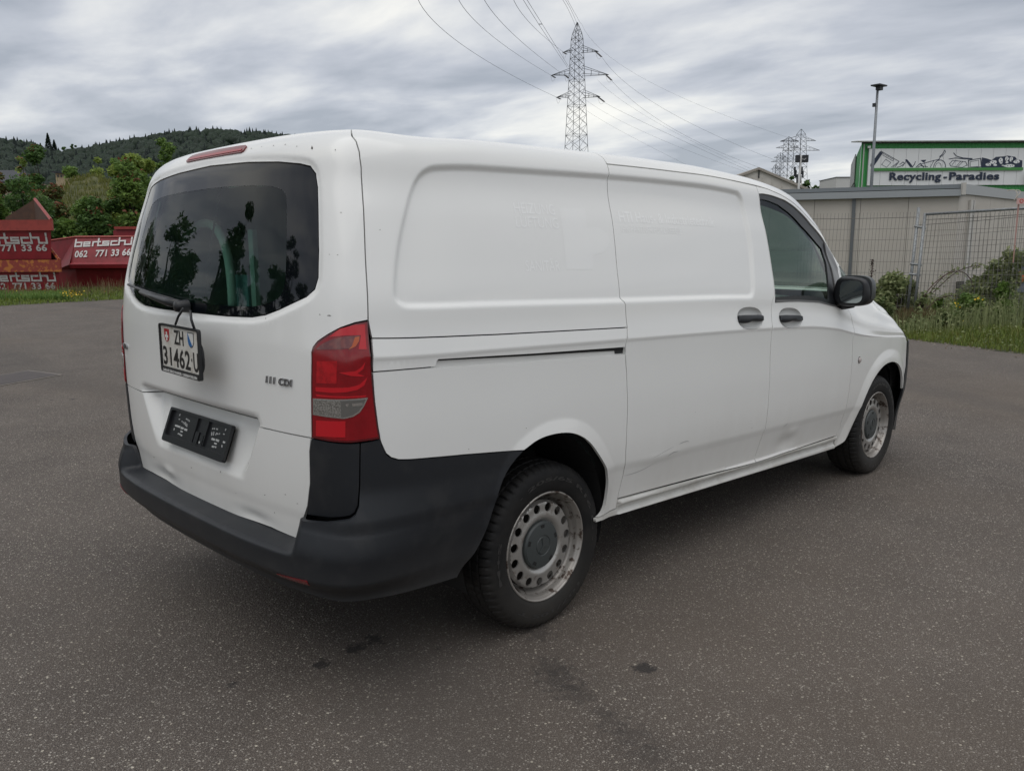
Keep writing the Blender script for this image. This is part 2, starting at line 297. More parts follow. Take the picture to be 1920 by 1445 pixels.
def disp(sg,t):
    s=np.abs(sg); P=np.stack([s,t],1); d=np.zeros(len(s))
    m=(s>1.0)&(s<3.4)&(t>1.2)&(t<1.85)
    if m.any(): d[m]-=.0145*sst(.007,-.017,sdf(P[m],RECESS))
    m=(s>1.25)&(s<2.3)&(t<.95)
    if m.any(): d[m]+=.011*np.clip(-sdf(P[m],FLARE)/.055,0,1)
    m=(s>4.3)&(s<5.7)&(t<1.05)
    if m.any(): d[m]+=.014*np.clip(-sdf(P[m],FFLARE)/.07,0,1)
    # tailgate: plate recess, lip round the window, dents
    m=(s<.55)&(t>.60)&(t<.885)
    if m.any():
        ss_,tt=s[m],t[m]; edge=.485-.11*(.8716-tt)/.2
        d[m]-=.070*np.clip((tt-.665)/.205,0,1)**.8*sst(edge+.012,edge-.045,ss_)
    m=(s<1.0)&(t>1.1)
    if m.any():
        q=sdf(np.stack([np.asarray(sg)[m],t[m]],1),TWINF); d[m]-=.007*sst(.030,.004,q)
    g=lambda a,b,ra,rb,h: h*np.exp(-((sg-a)/ra)**2-((t-b)/rb)**2)
    d+=g(-.36,.535,.12,.03,-.012)+g(-.30,.57,.05,.02,.006)+g(.42,.535,.10,.022,-.008)+g(3.74,.50,.10,.045,-.012)+g(3.80,.555,.05,.03,.005)+g(2.5,.60,.12,.02,.003)
    d+=-.0045*sst(.86,1.10,t)*sst(1.137,1.125,t)*sst(.90,1.0,s)*(1-sst(4.6,5.1,s))+.012*sst(4.55,5.0,s)*sst(1.145,1.225,t)*sst(1.85,1.40,t)
    m=(s>2.26)&(s<4.44)&(t<.462)
    if m.any():
        tt=t[m]; d[m]+=.012*sst(.449,.440,tt)*sst(.418,.428,tt)-.010*sst(.425,.415,tt)+.014*sst(.396,.388,tt)
    return d
def skin(sg,t,off=0.,dd=True,fn=None):
    sg=np.asarray(sg,float); t=np.asarray(t,float); s,sn=SS(sg)
    P=surf(s,t); n=nrm(np.maximum(s,.002),t); o=np.zeros(len(s))+off
    if dd: o=o+disp(sg,t)
    if fn is not None: o=o+fn(s,t)
    P=P+n*o[:,None]; P[:,1]*=sn
    return world(P)
def dens(poly,step):
    poly=np.asarray(poly,float); out=[]
    for i in range(len(poly)):
        a=poly[i]; b=poly[(i+1)%len(poly)]; L=np.hypot(*(b-a)); n=max(1,int(math.ceil(L/step)))
        for k in range(n): out.append(a+(b-a)*k/n)
    return np.array(out)
def inset(poly,g):
    p=np.asarray(poly,float); A=.5*np.sum(p[:,0]*np.roll(p[:,1],-1)-np.roll(p[:,0],-1)*p[:,1]); sg=1 if A>0 else -1
    a=p-np.roll(p,1,0); b=np.roll(p,-1,0)-p; a/=np.linalg.norm(a,axis=1,keepdims=True)+1e-9; b/=np.linalg.norm(b,axis=1,keepdims=True)+1e-9
    na=np.stack([-a[:,1],a[:,0]],1)*sg; nb=np.stack([-b[:,1],b[:,0]],1)*sg; n=na+nb; L=(n*n).sum(1,keepdims=True); n=n/np.maximum(L,.6)*2
    return p+n*g
FEATS=[RECESS,FLARE,FFLARE]
def panel2d(outer,holes=(),res=.022,step=.014,fine=True,extra=None):
    loops=[dens(outer,step)]+[dens(h,step) for h in holes]
    lo=loops[0].min(0); hi=loops[0].max(0)
    def grid(r):
        xs=np.arange(lo[0]+r*.37,hi[0],r); ys=np.arange(lo[1]+r*.43,hi[1],r*.87); X,Y=np.meshgrid(xs,ys); X=X+(np.arange(len(ys))%2)[:,None]*r*.5
        return np.stack([X.ravel(),Y.ravel()],1)
    def inside(P,mg):
        k=sdf(P,loops[0])<-mg
        for h in loops[1:]: k&=sdf(P,h)>mg
        return k
    P=grid(res); P=P[inside(P,step*.55)]
    if fine:
        Q=grid(.0075); q=np.stack([np.abs(Q[:,0]),Q[:,1]],1); near=np.zeros(len(Q),bool)
        for f in FEATS:
            m=(q[:,0]>f[:,0].min()-.05)&(q[:,0]<f[:,0].max()+.05)&(q[:,1]>f[:,1].min()-.05)&(q[:,1]<f[:,1].max()+.05)
            if m.any(): near[m]|=np.abs(sdf(q[m],f))<.026
        for tl in (.58,.62,1.132,1.155): near|=np.abs(q[:,1]-tl)<.012
        near|=(q[:,1]<.47)
        if extra is not None: near|=extra(q[:,0],q[:,1])
        Q=Q[near]
        if len(Q): Q=Q[inside(Q,step*.4)]
        if len(Q):
            # drop coarse points that sit in fine zones
            q=np.stack([np.abs(P[:,0]),P[:,1]],1); kp=np.ones(len(P),bool)
            for f in FEATS: kp&=np.abs(sdf(q,f))>.026
            P=np.concatenate([P[kp],Q])
    V=[];E=[]
    for l in loops:
        b=len(V); V+= [tuple(x) for x in l]; E+=[(b+i,b+(i+1)%len(l)) for i in range(len(l))]
    nb=len(V); V+=[tuple(x) for x in P]
    r=delaunay_2d_cdt([Vector(v) for v in V],E,[],0,1e-6,False)
    V=np.array([tuple(v) for v in r[0]]); T=np.array([f for f in r[2] if len(f)==3])
    c=V[T].mean(1); k=sdf(c,loops[0])<0
    for h in loops[1:]: k&=sdf(c,h)>0
    T=T[k]; a=V[T]; ar=(a[:,1,0]-a[:,0,0])*(a[:,2,1]-a[:,0,1])-(a[:,2,0]-a[:,0,0])*(a[:,1,1]-a[:,0,1]); el=np.max([np.hypot(*(a[:,i]-a[:,i-1]).T) for i in range(3)],0); T=T[np.abs(ar)>el*el*.012]
    # orient: s x t is outward on the right side
    a=V[T]; ar=(a[:,1,0]-a[:,0,0])*(a[:,2,1]-a[:,0,1])-(a[:,2,0]-a[:,0,0])*(a[:,1,1]-a[:,0,1]); T[ar<0]=T[ar<0][:,::-1]
    return V,T,loops
VAN=empty('cargo_van',(0,0,0),label='white panel van with dark plastic bumpers and a dented tailgate parked on the asphalt',cat='van')
def panel(name,outer,mt=None,holes=(),off=0.,dd=True,fn=None,gap=.0022,flange=.014,res=.022,step=.014,parent=None,both=False,mirror=False,fine=True,extra=None,label=None,mirname=None):
    mt=mt or PAINT; parent=parent or VAN
    if gap: outer=inset(outer,gap); holes=[inset(h,-gap) for h in holes]
    V,T,loops=panel2d(outer,holes,res,step,fine,extra)
    # faces wind so that the normal points out of the body
    W=skin(V[:,0],V[:,1],off,dd,fn); F=T.copy(); n0=len(W)
    n=np.cross(W[F[:,1]]-W[F[:,0]],W[F[:,2]]-W[F[:,0]]).sum(0); s0=V[:,0].mean(); mid=W.mean(0)
    ref=nrm(np.array([max(abs(s0),.01)]),np.array([V[:,1].mean()]))[0]
    if n@world(ref)<0: F=F[:,::-1]
    Vs=[W]; Fs=[F]
    if flange:
        for l in loops:
            A=skin(l[:,0],l[:,1],off,dd,fn); B=skin(l[:,0],l[:,1],off-flange,dd,fn); b=sum(map(len,Vs)); k=len(l); i=np.arange(k); j=(i+1)%k
            Vs+=[A,B]; Fs+=[np.stack([b+i,b+j,b+k+j],1),np.stack([b+i,b+k+j,b+k+i],1)]
    W=np.concatenate(Vs); F=np.concatenate(Fs)
    if both:
        W2=W*[1,-1,1]; F=np.concatenate([F,F[:,::-1]+len(W)]); W=np.concatenate([W,W2])
    o=fast(name,W,F,mt,parent,smooth=True); 
    if label: o['label']=label
    if mirror:
        m=bpy.data.objects.new(name,fast_mirror(o.data)); COL.objects.link(m); m.parent=o.parent; 
        if label: m['label']=label
    return o
def fast_mirror(me):
    m=me.copy(); n=len(m.vertices); a=np.empty(n*3); m.vertices.foreach_get('co',a); a=a.reshape(-1,3); a[:,1]*=-1; m.vertices.foreach_set('co',a.ravel()); m.flip_normals(); return m
def ribbon(name,pts,width,mt,parent=None,off=.001,dd=True,closed=False,height=0.):
    """thin strip following (s,t) points on the skin"""
    p=np.asarray(pts,float); T=np.gradient(p,axis=0); T/=np.linalg.norm(T,axis=1,keepdims=True)+1e-9; n=np.stack([-T[:,1],T[:,0]],1)
    wv=np.asarray(width)*np.ones(len(p)); a=p+n*wv[:,None]/2; b=p-n*wv[:,None]/2; k=len(p)
    W=np.concatenate([skin(a[:,0],a[:,1],off,dd),skin(b[:,0],b[:,1],off,dd)]); F=[(i,i+1,k+i+1,k+i) for i in range(k-1)]
    return fast(name,W,F,mt,parent or VAN,smooth=True)
def text_on(name,txt,size,s0,t0,mt,off=.0006,bold=0.,spacing=1,parent=None,ext=0.,aspect=1,shear=0,dd=True,slope=0):
    V,F=text_mesh(txt,size,bold,spacing,ext,shear)
    W=skin(s0+V[:,0]*aspect,t0+V[:,1]+slope*V[:,0],off+V[:,2],dd)
    return fast(name,W,F,mt,parent or VAN)
# --- outlines (s,t)
SHUT_TG=[(.855,1.95),(.9026,1.8606),(.924,1.8385),(.9436,1.8011),(.9567,1.7509),(.9625,1.6929),(.9655,1.6111),(.97,1.4839),(.9735,1.3633),(.976,1.2575)]
LAMP=[(.9725,1.2567),(.9352,1.2495),(.8914,1.2329),(.8473,1.2092),(.8064,1.1852),(.787,1.166),(.7778,1.1478),(.7735,1.0531),(.7660,.8707),(.8392,.868),(.9106,.8682),(.9756,.8727),(1.0029,.8753),(.997,.9171),(.9893,.9953),(.9828,1.0959),(.9800,1.161),(.9770,1.2516)]
BTOP=[(1.0029,.8753),(1.0061,.863),(1.0211,.8271),(1.0386,.8114),(1.0644,.8016),(1.1117,.7964),(1.3316,.7829),(1.5462,.7651),(1.6143,.7605)]
SD=[(2.2515,1.95),(2.2515,1.84),(2.2475,1.795),(2.240,1.722),(2.2238,1.565),(2.2035,1.40),(2.199,1.30),(2.2165,1.276),(2.2222,1.1835),(2.2075,1.1025),(2.2208,.9975),(2.234,.855),(2.240,.674),(2.256,.56),(2.2495,.4545)]
FD=[(3.488,1.84),(3.484,1.6),(3.476,1.30),(3.448,1.264),(3.439,1.20),(3.434,1.0),(3.443,.85),(3.449,.65),(3.435,.55),(3.415,.4381)]
FF=[(4.467,1.842),(4.492,1.7875),(4.503,1.7259),(4.475,1.575),(4.450,1.47),(4.4297,1.359),(4.470,1.296),(4.50,1.178),(4.4878,1.13),(4.478,1.07),(4.485,.911),(4.487,.838),(4.478,.7358),(4.472,.6036),(4.468,.51),(4.4382,.447)]
DTOP=[(2.2515,1.840),(2.8,1.840),(3.12,1.843),(3.488,1.843),(3.60,1.842),(3.7544,1.834),(3.899,1.816),(4.0595,1.800),(4.20,1.808),(4.331,1.828),(4.418,1.838),(4.467,1.842)]
# --- tailgate
tgU=[(0,1.99)]+SHUT_TG+LAMP[:9]+[(0,.8707)]
TWINM=mir(TWIN)
panel('tailgate',mir([(0,1.99),(.5,1.99),(.80,1.985)]+SHUT_TG+LAMP[:9]+[(0,.8707)]),holes=[TWINM],res=.024,extra=lambda s,t:(np.abs(s)<.85)&(t>1.2)&(np.abs(sdf(np.stack([s,t],1),TWINF))<.034))
tgL=[(0,.8707),(.7621,.8707),(.753,.827),(.7477,.7221),(.7291,.6412),(.7101,.6042),(.6754,.5120),(.5246,.5190),(.2913,.5120),(0,.5125)]
tgLm=mir(tgL)
for i,(s_,t_) in enumerate(tgLm):
    pass
lower=panel('tailgate_lower_panel',np.array(tgLm),res=.016,extra=lambda s,t:(t>.60)&(s<.53)|(t<.6),label='lower tailgate panel with number plate recess and a dented bottom edge')
# --- sides
panel('quarter_panel',SHUT_TG+[(.9868,1.1997),(1.4906,1.1885)]+SD[8::-1][0:0]+[(2.2222,1.1830)]+SD[7::-1],mirror=True)
panel('rail_cover',[(.9868,1.1997),(1.4906,1.1885),(2.2222,1.183),(2.2070,1.1035),(1.6635,1.1092),(1.2275,1.1180),(1.2205,1.1130),(1.2187,1.1043),(1.2139,1.0948),(1.0977,1.0943),(.9848,1.0917)],mirror=True)
panel('lower_quarter_panel',[(.9848,1.0917),(1.0977,1.0943),(1.2139,1.0948),(1.2187,1.0925),(1.6643,1.0835),(2.2080,1.0775)]+SD[10:14]+[(2.2495,.4103),(2.112,.400)]+[tuple(p) for p in smoothpoly([(2.112,.400),(2.142,.415),(2.162,.455),(2.154,.54),(2.118,.61),(2.066,.665),(1.9825,.748),(1.8944,.790),(1.80,.803),(1.6938,.795),(1.6143,.7605)],2,False)[1:]]+BTOP[-2::-1]+[(.997,.9171),(.9893,.9953)],mirror=True,res=.02)
panel('sliding_door_rail',[(1.205,1.125),(2.222,1.112),(2.222,1.066),(1.205,1.08)],mat('rail_metal',(.62,.62,.60),.4),off=-.013,gap=0,flange=0,fine=False,mirror=True)
DG=ribbon('rail_shadow_strip',[(1.228,1.1165),(1.6635,1.1065),(2.0,1.1015),(2.205,1.0985)],[.005,.007,.010,.014],DARK,off=-.009)  # dark strip painted in as the shadow along the slot's upper edge
panel('rail_end_cap',[(2.150,1.1035),(2.203,1.1015),(2.206,1.0795),(2.155,1.0805)],PLAST_B,off=-.010,gap=0,flange=.01,fine=False,res=.01,step=.01,mirror=True)
# door handle pockets
def ell(cx,cy,a,b,n=2.3,k=36,skew=0.):
    q=np.linspace(0,2*np.pi,k,endpoint=False); c,s_=np.cos(q),np.sin(q)
    x=a*np.sign(c)*np.abs(c)**(2/n); y=b*np.sign(s_)*np.abs(s_)**(2/n)
    return np.stack([cx+x+skew*y,cy+y],1)
H1=ell(3.222,1.190,.122,.050,2.4,skew=-.15); H2=ell(3.650,1.184,.128,.050,2.4,skew=-.15)
DOOR=panel('sliding_door',SD[1:]+[(2.2495,.4545),(3.415,.4381)][1:]+FD[-2::-1]+DTOP[2:0:-1],holes=[H1],mirror=True)
WOUT=[(3.493,1.797),(3.537,1.8035),(3.6375,1.8084),(3.79,1.8078),(3.943,1.789),(4.114,1.776),(4.28,1.785),(4.37,1.800),(4.43,1.815),(4.478,1.765),(4.480,1.70),(4.452,1.575),(4.430,1.46),(4.395,1.345),(4.34,1.302),(4.28,1.293),(3.483,1.2621)]
GLASS=[(3.4935,1.775),(3.585,1.777),(3.7025,1.7715),(3.8225,1.7482),(3.976,1.712),(4.146,1.696),(4.245,1.697),(4.245,1.60),(4.195,1.44),(4.150,1.318),(3.483,1.2882)]
FDOOR=panel('front_door',FD+FF[::-1]+DTOP[-2:3:-1],holes=[WOUT,H2],mirror=True)
seal=panel('window_seal',inset(WOUT,-.002),PLAST_B,holes=[GLASS],off=-.006,gap=0,flange=.01,fine=False,mirror=True)
panel('front_side_window',inset(GLASS,-.004),GL_S,off=-.012,gap=0,flange=0,dd=False,res=.05,step=.03,fine=False,mirror=True)
ribbon('window_trim',[(3.487,1.269),(3.75,1.2745),(4.0,1.2825),(4.25,1.293)],.010,SATIN,off=.003)
panel('sail_trim',[(4.30,1.775),(4.36,1.797),(4.425,1.808),(4.470,1.76),(4.472,1.70),(4.445,1.575),(4.42,1.46),(4.385,1.350),(4.33,1.31),(4.262,1.305),(4.285,1.44),(4.315,1.60)],SATIN,off=.001,gap=0,flange=.006,fine=False,dd=False,mirror=True)
# fender, hood, windscreen, roof
HS=[(4.80,1.862),(4.88,1.82),(4.9635,1.746),(5.044,1.665),(5.163,1.637),(5.36,1.60),(5.46,1.47),(5.53,1.15),(5.54,.83)]
TRI=[(4.510,1.80),(4.535,1.835),(4.60,1.845),(4.70,1.835),(4.76,1.80),(4.70,1.72),(4.60,1.60),(4.53,1.55),(4.505,1.60),(4.522,1.72)]
farch=[(5.455,.65),(5.40,.76),(5.31,.832),(5.19,.862),(5.0437,.8573),(4.9185,.8154),(4.8031,.7443),(4.7083,.641),(4.66,.53),(4.60,.43),(4.56,.395),(4.50,.380),(4.4430,.368)]
panel('front_fender',FF[::-1]+[(4.467,1.87),(4.60,1.883)]+HS+[(5.545,.80),(5.50,.70)]+[tuple(q) for q in smoothpoly(farch,2,False)],holes=[TRI],mirror=True)
panel('quarter_light',TRI,GL_R,off=-.004,gap=.002,flange=0,fine=False,mirror=True)
panel('sill',[(2.100,.398),(2.2495,.4085),(2.2495,.4500),(3.415,.4345),(4.4382,.444),(4.4400,.368),(2.100,.380)],PAINT_D,mirror=True,res=.02)
panel('roof',[(.80,1.99),(.86,1.952),(2.2515,1.952),(2.2515,1.842)]+[(a,b+.002) for a,b in DTOP[1:]]+[(4.467,1.872),(4.60,1.885),(4.74,1.877),(4.60,1.915),(4.2,1.945),(3.86,1.99),(3.80,2.3),(3.78,2.64),(0.02,2.64),(0.02,1.99)],both=True,fine=False,res=.035)
panel('windscreen',[(4.76,1.900),(4.60,1.918),(4.2,1.948),(3.865,1.995),(3.805,2.3),(3.785,2.655),(4.95,2.655),(4.93,2.2),(4.86,1.93)],glass('windscreen_glass',(.62,.78,.70)),both=True,fine=False,res=.05,flange=0)
panel('hood',[(4.76,1.895),(4.87,1.925),(4.94,2.2),(4.96,2.655),(6.555,2.655),(6.555,1.35),(5.9,1.35),(5.49,1.42),(5.463,1.478),(5.363,1.607),(5.165,1.643),(5.048,1.671),(4.968,1.752),(4.885,1.827),(4.81,1.870)],both=True,fine=False,res=.04)
panel('headlight',[(5.545,.98),(5.534,1.15),(5.487,1.41),(5.9,1.345),(6.10,1.345),(6.08,1.02)],mat('headlight_glass',(.10,.10,.11),.06,metal=.4,coat=.6),mirror=True,fine=False,res=.04)
panel('front_bumper',[(5.545,.975),(6.08,1.015),(6.10,1.345),(6.555,1.345),(6.555,.33),(5.60,.33),(5.46,.36),(5.475,.5),(5.46,.66),(5.51,.71),(5.55,.80)],PLAST,both=True,fine=False,res=.04,off=.004)
# rear bumper
CORN=[(.7660,.8707),(.8392,.868),(.9106,.8675),(.9383,.8685),(.9313,.7324),(.9243,.668),(.914,.645),(.8982,.6331),(.835,.620),(.7234,.6105),(.7301,.6412),(.7487,.7221),(.754,.827)]
panel('bumper_corner',CORN,PLAST,mirror=True,off=.003,res=.02,fine=False)
BUMP=[(0,.532),(.2913,.532),(.5246,.536),(.6650,.530),(.6800,.515),(.7101,.6042),(.7234,.6105),(.835,.620),(.8982,.6331),(.914,.645),(.9243,.668),(.9313,.7324),(.9383,.8675),(.9756,.8715)]+BTOP+[tuple(q) for q in smoothpoly([(1.6143,.7605),(1.56,.7243),(1.5026,.66),(1.4602,.5671),(1.4206,.469),(1.3823,.4067),(1.3446,.3717),(1.32,.335)],2,False)[1:]]+[(0,.335)]
panel('rear_bumper',mir(BUMP),PLAST,fn=h_bump,res=.02,extra=lambda s,t:(t<.56)&(s<1.0)|(s<.95)&(s>.6)&(t<.68),dd=True)
panel('bumper_reflector',[(.668,.4122),(.8102,.4239),(.8102,.4008),(.672,.3906)],mat('reflector_red',(.20,.012,.016),.15,coat=.5),fn=h_bump,off=.003,gap=0,flange=.004,fine=False,res=.01,step=.01,mirror=True)
# lamps
lampo=empty('tail_lamp',(0,0,0)); lampo.parent=VAN
def lamp(par):
    panel('lamp_housing',LAMP,RED_D,off=.004,gap=.003,flange=.02,parent=par,fine=False,res=.02)
    c=np.mean(LAMP,0); inner=[(a+(c[0]-a)*.085,b+(c[1]-b)*.045) for a,b in LAMP]
    panel('lamp_lens',inner,RED,off=.0055,gap=0,flange=.002,parent=par,fine=False,res=.02)
    for nm,pts,mt,of in [('lens_segment',[(.8558,1.2015),(.8914,1.2298),(.9351,1.2430),(.9640,1.2435),(.9660,1.1646),(.9413,1.165),(.9513,1.2096),(.9073,1.209)],RED_B,.0065),
        ('turn_signal_lens',[(.8032,1.1603),(.8313,1.1802),(.8672,1.1957),(.9073,1.2057),(.9465,1.2086),(.9465,1.1947),(.9367,1.1779),(.9225,1.1696),(.8845,1.1653)],SMOKE,.0070),
        ('lens_segment',[(.8815,1.092),(.9288,1.0969),(.9479,1.1098),(.9598,1.1261),(.9526,1.1031),(.935,1.0896),(.9560,1.0812),(.9476,1.0793),(.9163,1.0822)],RED_B,.0068),
        ('lens_segment',[(.8026,1.1229),(.8762,1.1282),(.8737,1.0561),(.7997,1.053)],mat('lamp_mid',(.45,.008,.014),.08,coat=.5,noise=(45,.6,(.24,.004,.008),2)),.0062),
        ('lens_segment',[(.7954,1.0393),(.8588,1.0423),(.9095,1.0459),(.9408,1.0537),(.9655,1.076),(.9553,1.0515),(.9342,1.038),(.8999,1.0306),(.8584,1.0264),(.7971,1.0257)],RED_B,.0068),
        ('lens_segment',[(.7954,1.0163),(.860,1.0163),(.960,1.019),(.960,1.0145),(.80,1.010)],RED_B,.0066),
        ('lens_segment',[(.7927,.9324),(.8971,.9388),(.8954,.8879),(.79,.8822)],RED_B,.0064),
        ('reversing_lamp_rim',[(.7831,1.0024),(.966,1.0117),(.9521,.9843),(.9387,.9658),(.9195,.9533),(.8943,.9466),(.7807,.9491)],BRIGHT,.0070),
        ('reversing_lamp_lens',[(.7861,.9994),(.8850,1.0040),(.8850,.9505),(.7837,.9525)],CLEAR,.0080),
        ('reversing_lamp_lens',[(.8850,1.0040),(.9595,1.0080),(.9471,.9853),(.9347,.9698),(.9165,.9573),(.8943,.9508),(.8850,.9505)],CLEAR2,.0080)]:
        panel(nm,pts,mt,off=of,gap=0,flange=.003,parent=par,fine=False,res=.015,step=.012)
    panel('lens_segment',[(.9120,1.1640),(.9230,1.1755),(.9330,1.2030),(.9465,1.2060),(.9440,1.1900),(.9330,1.1740)],AMBER,off=.0074,gap=0,flange=.001,parent=par,fine=False,res=.015)
    ribbon('lens_bar',[(.900,.990),(.925,.991),(.948,.993)],.009,BRIGHT,off=.0086,parent=par)
lamp(lampo)
l2=empty('tail_lamp',(0,0,0)); l2.parent=VAN
for ch in [c for c in bpy.data.objects if c.parent==lampo]:
    m=bpy.data.objects.new(ch.name.split('.')[0],fast_mirror(ch.data)); COL.objects.link(m); m.parent=l2
# rear window
TG_=np.array([(.0,1.7115),(.36,1.7065),(.516,1.698),(.602,1.684),(.63,1.66),(.6385,1.5974),(.6505,1.4204),(.6394,1.341),(.6035,1.3096),(.4981,1.2834),(.3608,1.277),(0,1.2765)])
rw=empty('rear_window',(0,0,0)); rw.parent=VAN
panel('window_border',inset(TWINM,.003),BLACKG,holes=[smoothpoly(mir(TG_),2)],off=-.002,gap=0,flange=.014,parent=rw,fine=False,res=.018)
panel('window_glass',inset(smoothpoly(mir(TG_),2),-.002),GL_R,off=-.0095,gap=0,flange=0,parent=rw,dd=False,fine=False,res=.03)
# brake light
BR=mir([(0,1.8665),(.20,1.8640),(.262,1.8605),(.277,1.8545),(.281,1.836),(.268,1.8285),(.0,1.8290)])
bl=panel('brake_light',BR,mat('brake_light_smoke',(.16,.012,.015),.2),off=.005,gap=0,flange=.012,fine=False,res=.02,step=.012)
panel('brake_lens',mir([(0,1.846),(.245,1.8445),(.262,1.842),(.262,1.835),(0,1.8345)]),mat('brake_red',(.30,.006,.012),.2),off=.0065,gap=0,flange=.001,fine=False,res=.02,parent=bl)
# badges
text_on('model_badge','111 CDI',.033,.5460,1.0295,CHROME,off=.003,bold=.0006,ext=.003,spacing=1.12,aspect=1.10,shear=.15)
text_on('model_badge','VITO',.032,-.765,1.036,CHROME,off=.003,bold=.001,ext=.003,aspect=1.15)
# ghost of removed lettering
GH=mat('ghost_lettering',(.87,.875,.86),.24,coat=.4); GH2=mat('ghost_patch',(.806,.811,.792),.20,coat=.5)
for tx,s0,t0,sz,asp in [('HEIZUNG',1.640,1.6235,.058,.95),('LÜFTUNG',1.638,1.572,.058,.95),('SANITÄR',1.664,1.4115,.056,.85)]:
    text_on('faded_lettering',tx,sz,s0,t0,GH,aspect=asp)
text_on('faded_lettering','HTI Haus- & Industrietechnik',.062,2.275,1.607,GH,aspect=1.0,bold=.001)
text_on('faded_lettering','IHR PARTNER FÜR ENERGIE',.038,2.275,1.565,GH,aspect=.95)
panel('faded_logo',[(1.9058,1.6526),(2.0666,1.6548),(2.055,1.575),(2.12,1.583),(2.1808,1.5565),(2.186,1.53),(2.1725,1.5074),(2.13,1.482),(2.0668,1.4721),(2.0531,1.4173),(1.8922,1.4177)],GH2,off=.0004,gap=0,flange=0,fine=False)
# scratches and chips
SCR=mat('scratch_grey',(.30,.30,.30),.6); CHIP=mat('paint_chip',(.10,.09,.08),.8)
def scratch(pts,wd=.0022,mt=SCR):
    p=smoothpoly(pts,2,False); ww=np.sin(np.linspace(.15,3.0,len(p)))*wd; return ribbon('scratch_mark',p,ww,mt,off=.0009)
scratch([(2.262,.556),(2.33,.555),(2.40,.562),(2.47,.580)]); scratch([(2.56,.600),(2.60,.613),(2.64,.611)],.003); scratch([(2.64,.645),(2.69,.652),(2.72,.647)],.003)
scratch([(2.45,.610),(2.60,.640)],.0015); scratch([(3.66,.60),(3.70,.618)],.003)
for a,b,la,lb in [(.8929,1.5984,.006,.0012),(.8546,1.4632,.004,.0010),(.8837,1.4626,.005,.0012),(.7487,1.8141,.002,.011),(.8609,1.8024,.002,.004),(.8169,1.2714,.004,.002),(.8531,1.2699,.014,.002),(.66,1.825,.004,.003),(.33,1.842,.005,.003),(.41,1.843,.004,.002),(.50,1.840,.005,.003),(.58,1.838,.005,.003),(.30,.60,.006,.001),(.50,.635,.006,.002),(.62,.66,.008,.0014),(.55,.58,.002,.004),(.68,.64,.008,.0012),(.20,.66,.003,.006),(-.05,.63,.01,.002),(-.45,.60,.02,.0015),(1.02,1.55,.003,.002),(1.63,.84,.004,.002),(.55,1.245,.006,.002),(2.75,.78,.003,.002),(3.30,.64,.002,.004),(1.35,.80,.002,.003)]:
    ribbon('paint_chip',[(a-la/2,b-lb*.2),(a,b+lb*.1),(a+la/2,b-lb*.1)],[lb*.6,lb*1.6,lb*.7],CHIP,off=.0009)
# door handles
def handle(ell_c,a):
    cx,cy=ell_c; q=ell(cx,cy,a,.050,2.4,skew=-.15)
    V=[];F=[];K=len(q)
    for i,(k,d) in enumerate([(1.02,.0005),(.985,-.004),(.93,-.012),(.80,-.020),(.5,-.024),(.02,-.025)]):
        p=(q-[cx,cy])*k+[cx,cy]; V.append(skin(p[:,0],p[:,1],d))
        if i: F+=[((i-1)*K+j,(i-1)*K+(j+1)%K,i*K+(j+1)%K,i*K+j) for j in range(K)]
    cup=fast('handle_cup',np.concatenate(V),F,PAINT,VAN,smooth=True)
    us=np.linspace(-1,1,25); V=[];F=[]
    for i,u_ in enumerate(us):
        s_=cx+u_*a*.99; hh=.0158*(1-.18*u_**10)+.0015*math.exp(-((u_+.5)/.5)**2); dn=.003*math.exp(-((u_+.45)/.3)**2)-.003*math.exp(-((u_-.1)/.3)**2)
        o0=.008+.008*(1-u_**2)
        for w_,o_ in [(-1,o0-.022),(-1,o0-.006),(-.7,o0),(.7,o0),(1,o0-.006),(1,o0-.022)]:
            V.append(skin(np.array([s_]),np.array([cy-.002+w_*hh-(dn if w_<0 else 0)-.15*(s_-cx)*.0]),o_,False)[0])
        if i: F+=[((i-1)*6+j,(i-1)*6+(j+1)%6,i*6+(j+1)%6,i*6+j) for j in range(6)]
    fast('door_handle',np.array(V),F+[(0,1,2,3,4,5),tuple(24*6+j for j in range(6))],PLAST,VAN,smooth=True,sharp=50)
    for nm in ('handle_cup','door_handle'): pass
handle((3.222,1.190),.122); handle((3.650,1.184),.128)
# fender side lamp
c0=skin(np.array([4.60]),np.array([.911]),.0)[0]
MB().lathe([(.0,.012),(.010,.011),(.016,.007),(.018,0)],c0,(0,-1,0),20).build('side_marker_lamp',mat('marker_lens',(.45,.40,.38),.15,coat=.3),VAN,smooth=True)
MB().lathe([(.018,.002),(.021,.002),(.021,-.004)],c0,(0,-1,0),20).build('side_marker_ring',PLAST_B,VAN)
# inner shell, floor, arch liners
SH=[(0.0,1.93),(4.60,1.86),(4.85,1.80),(5.2,1.80),(5.45,1.3),(5.6,.9),(6.5,.9),(6.5,.42),(5.48,.42),(5.46,.62),(5.39,.78),(5.19,.878),(4.95,.84),(4.78,.74),(4.62,.53),(4.55,.40),(2.17,.40),(2.17,.5),(2.11,.64),(1.98,.765),(1.85,.81),(1.70,.81),(1.58,.76),(1.47,.64),(1.35,.40),(1.3,.40),(1.0,.52),(0,.52)]
panel('body_shell',SH,mat('shell_black',(.012,.012,.012),.9),holes=[[(.01,1.735),(.56,1.725),(.70,1.70),(.73,1.45),(.70,1.32),(.50,1.262),(.01,1.255)],[(3.50,1.25),(4.42,1.29),(4.46,1.70),(4.28,1.76),(3.95,1.765),(3.50,1.775)],TRI],off=-.065,fn=lambda s,t:-.05*(s<.62)*(t<.95),both=True,fine=False,res=.05,step=.04,flange=0,gap=0,dd=False)
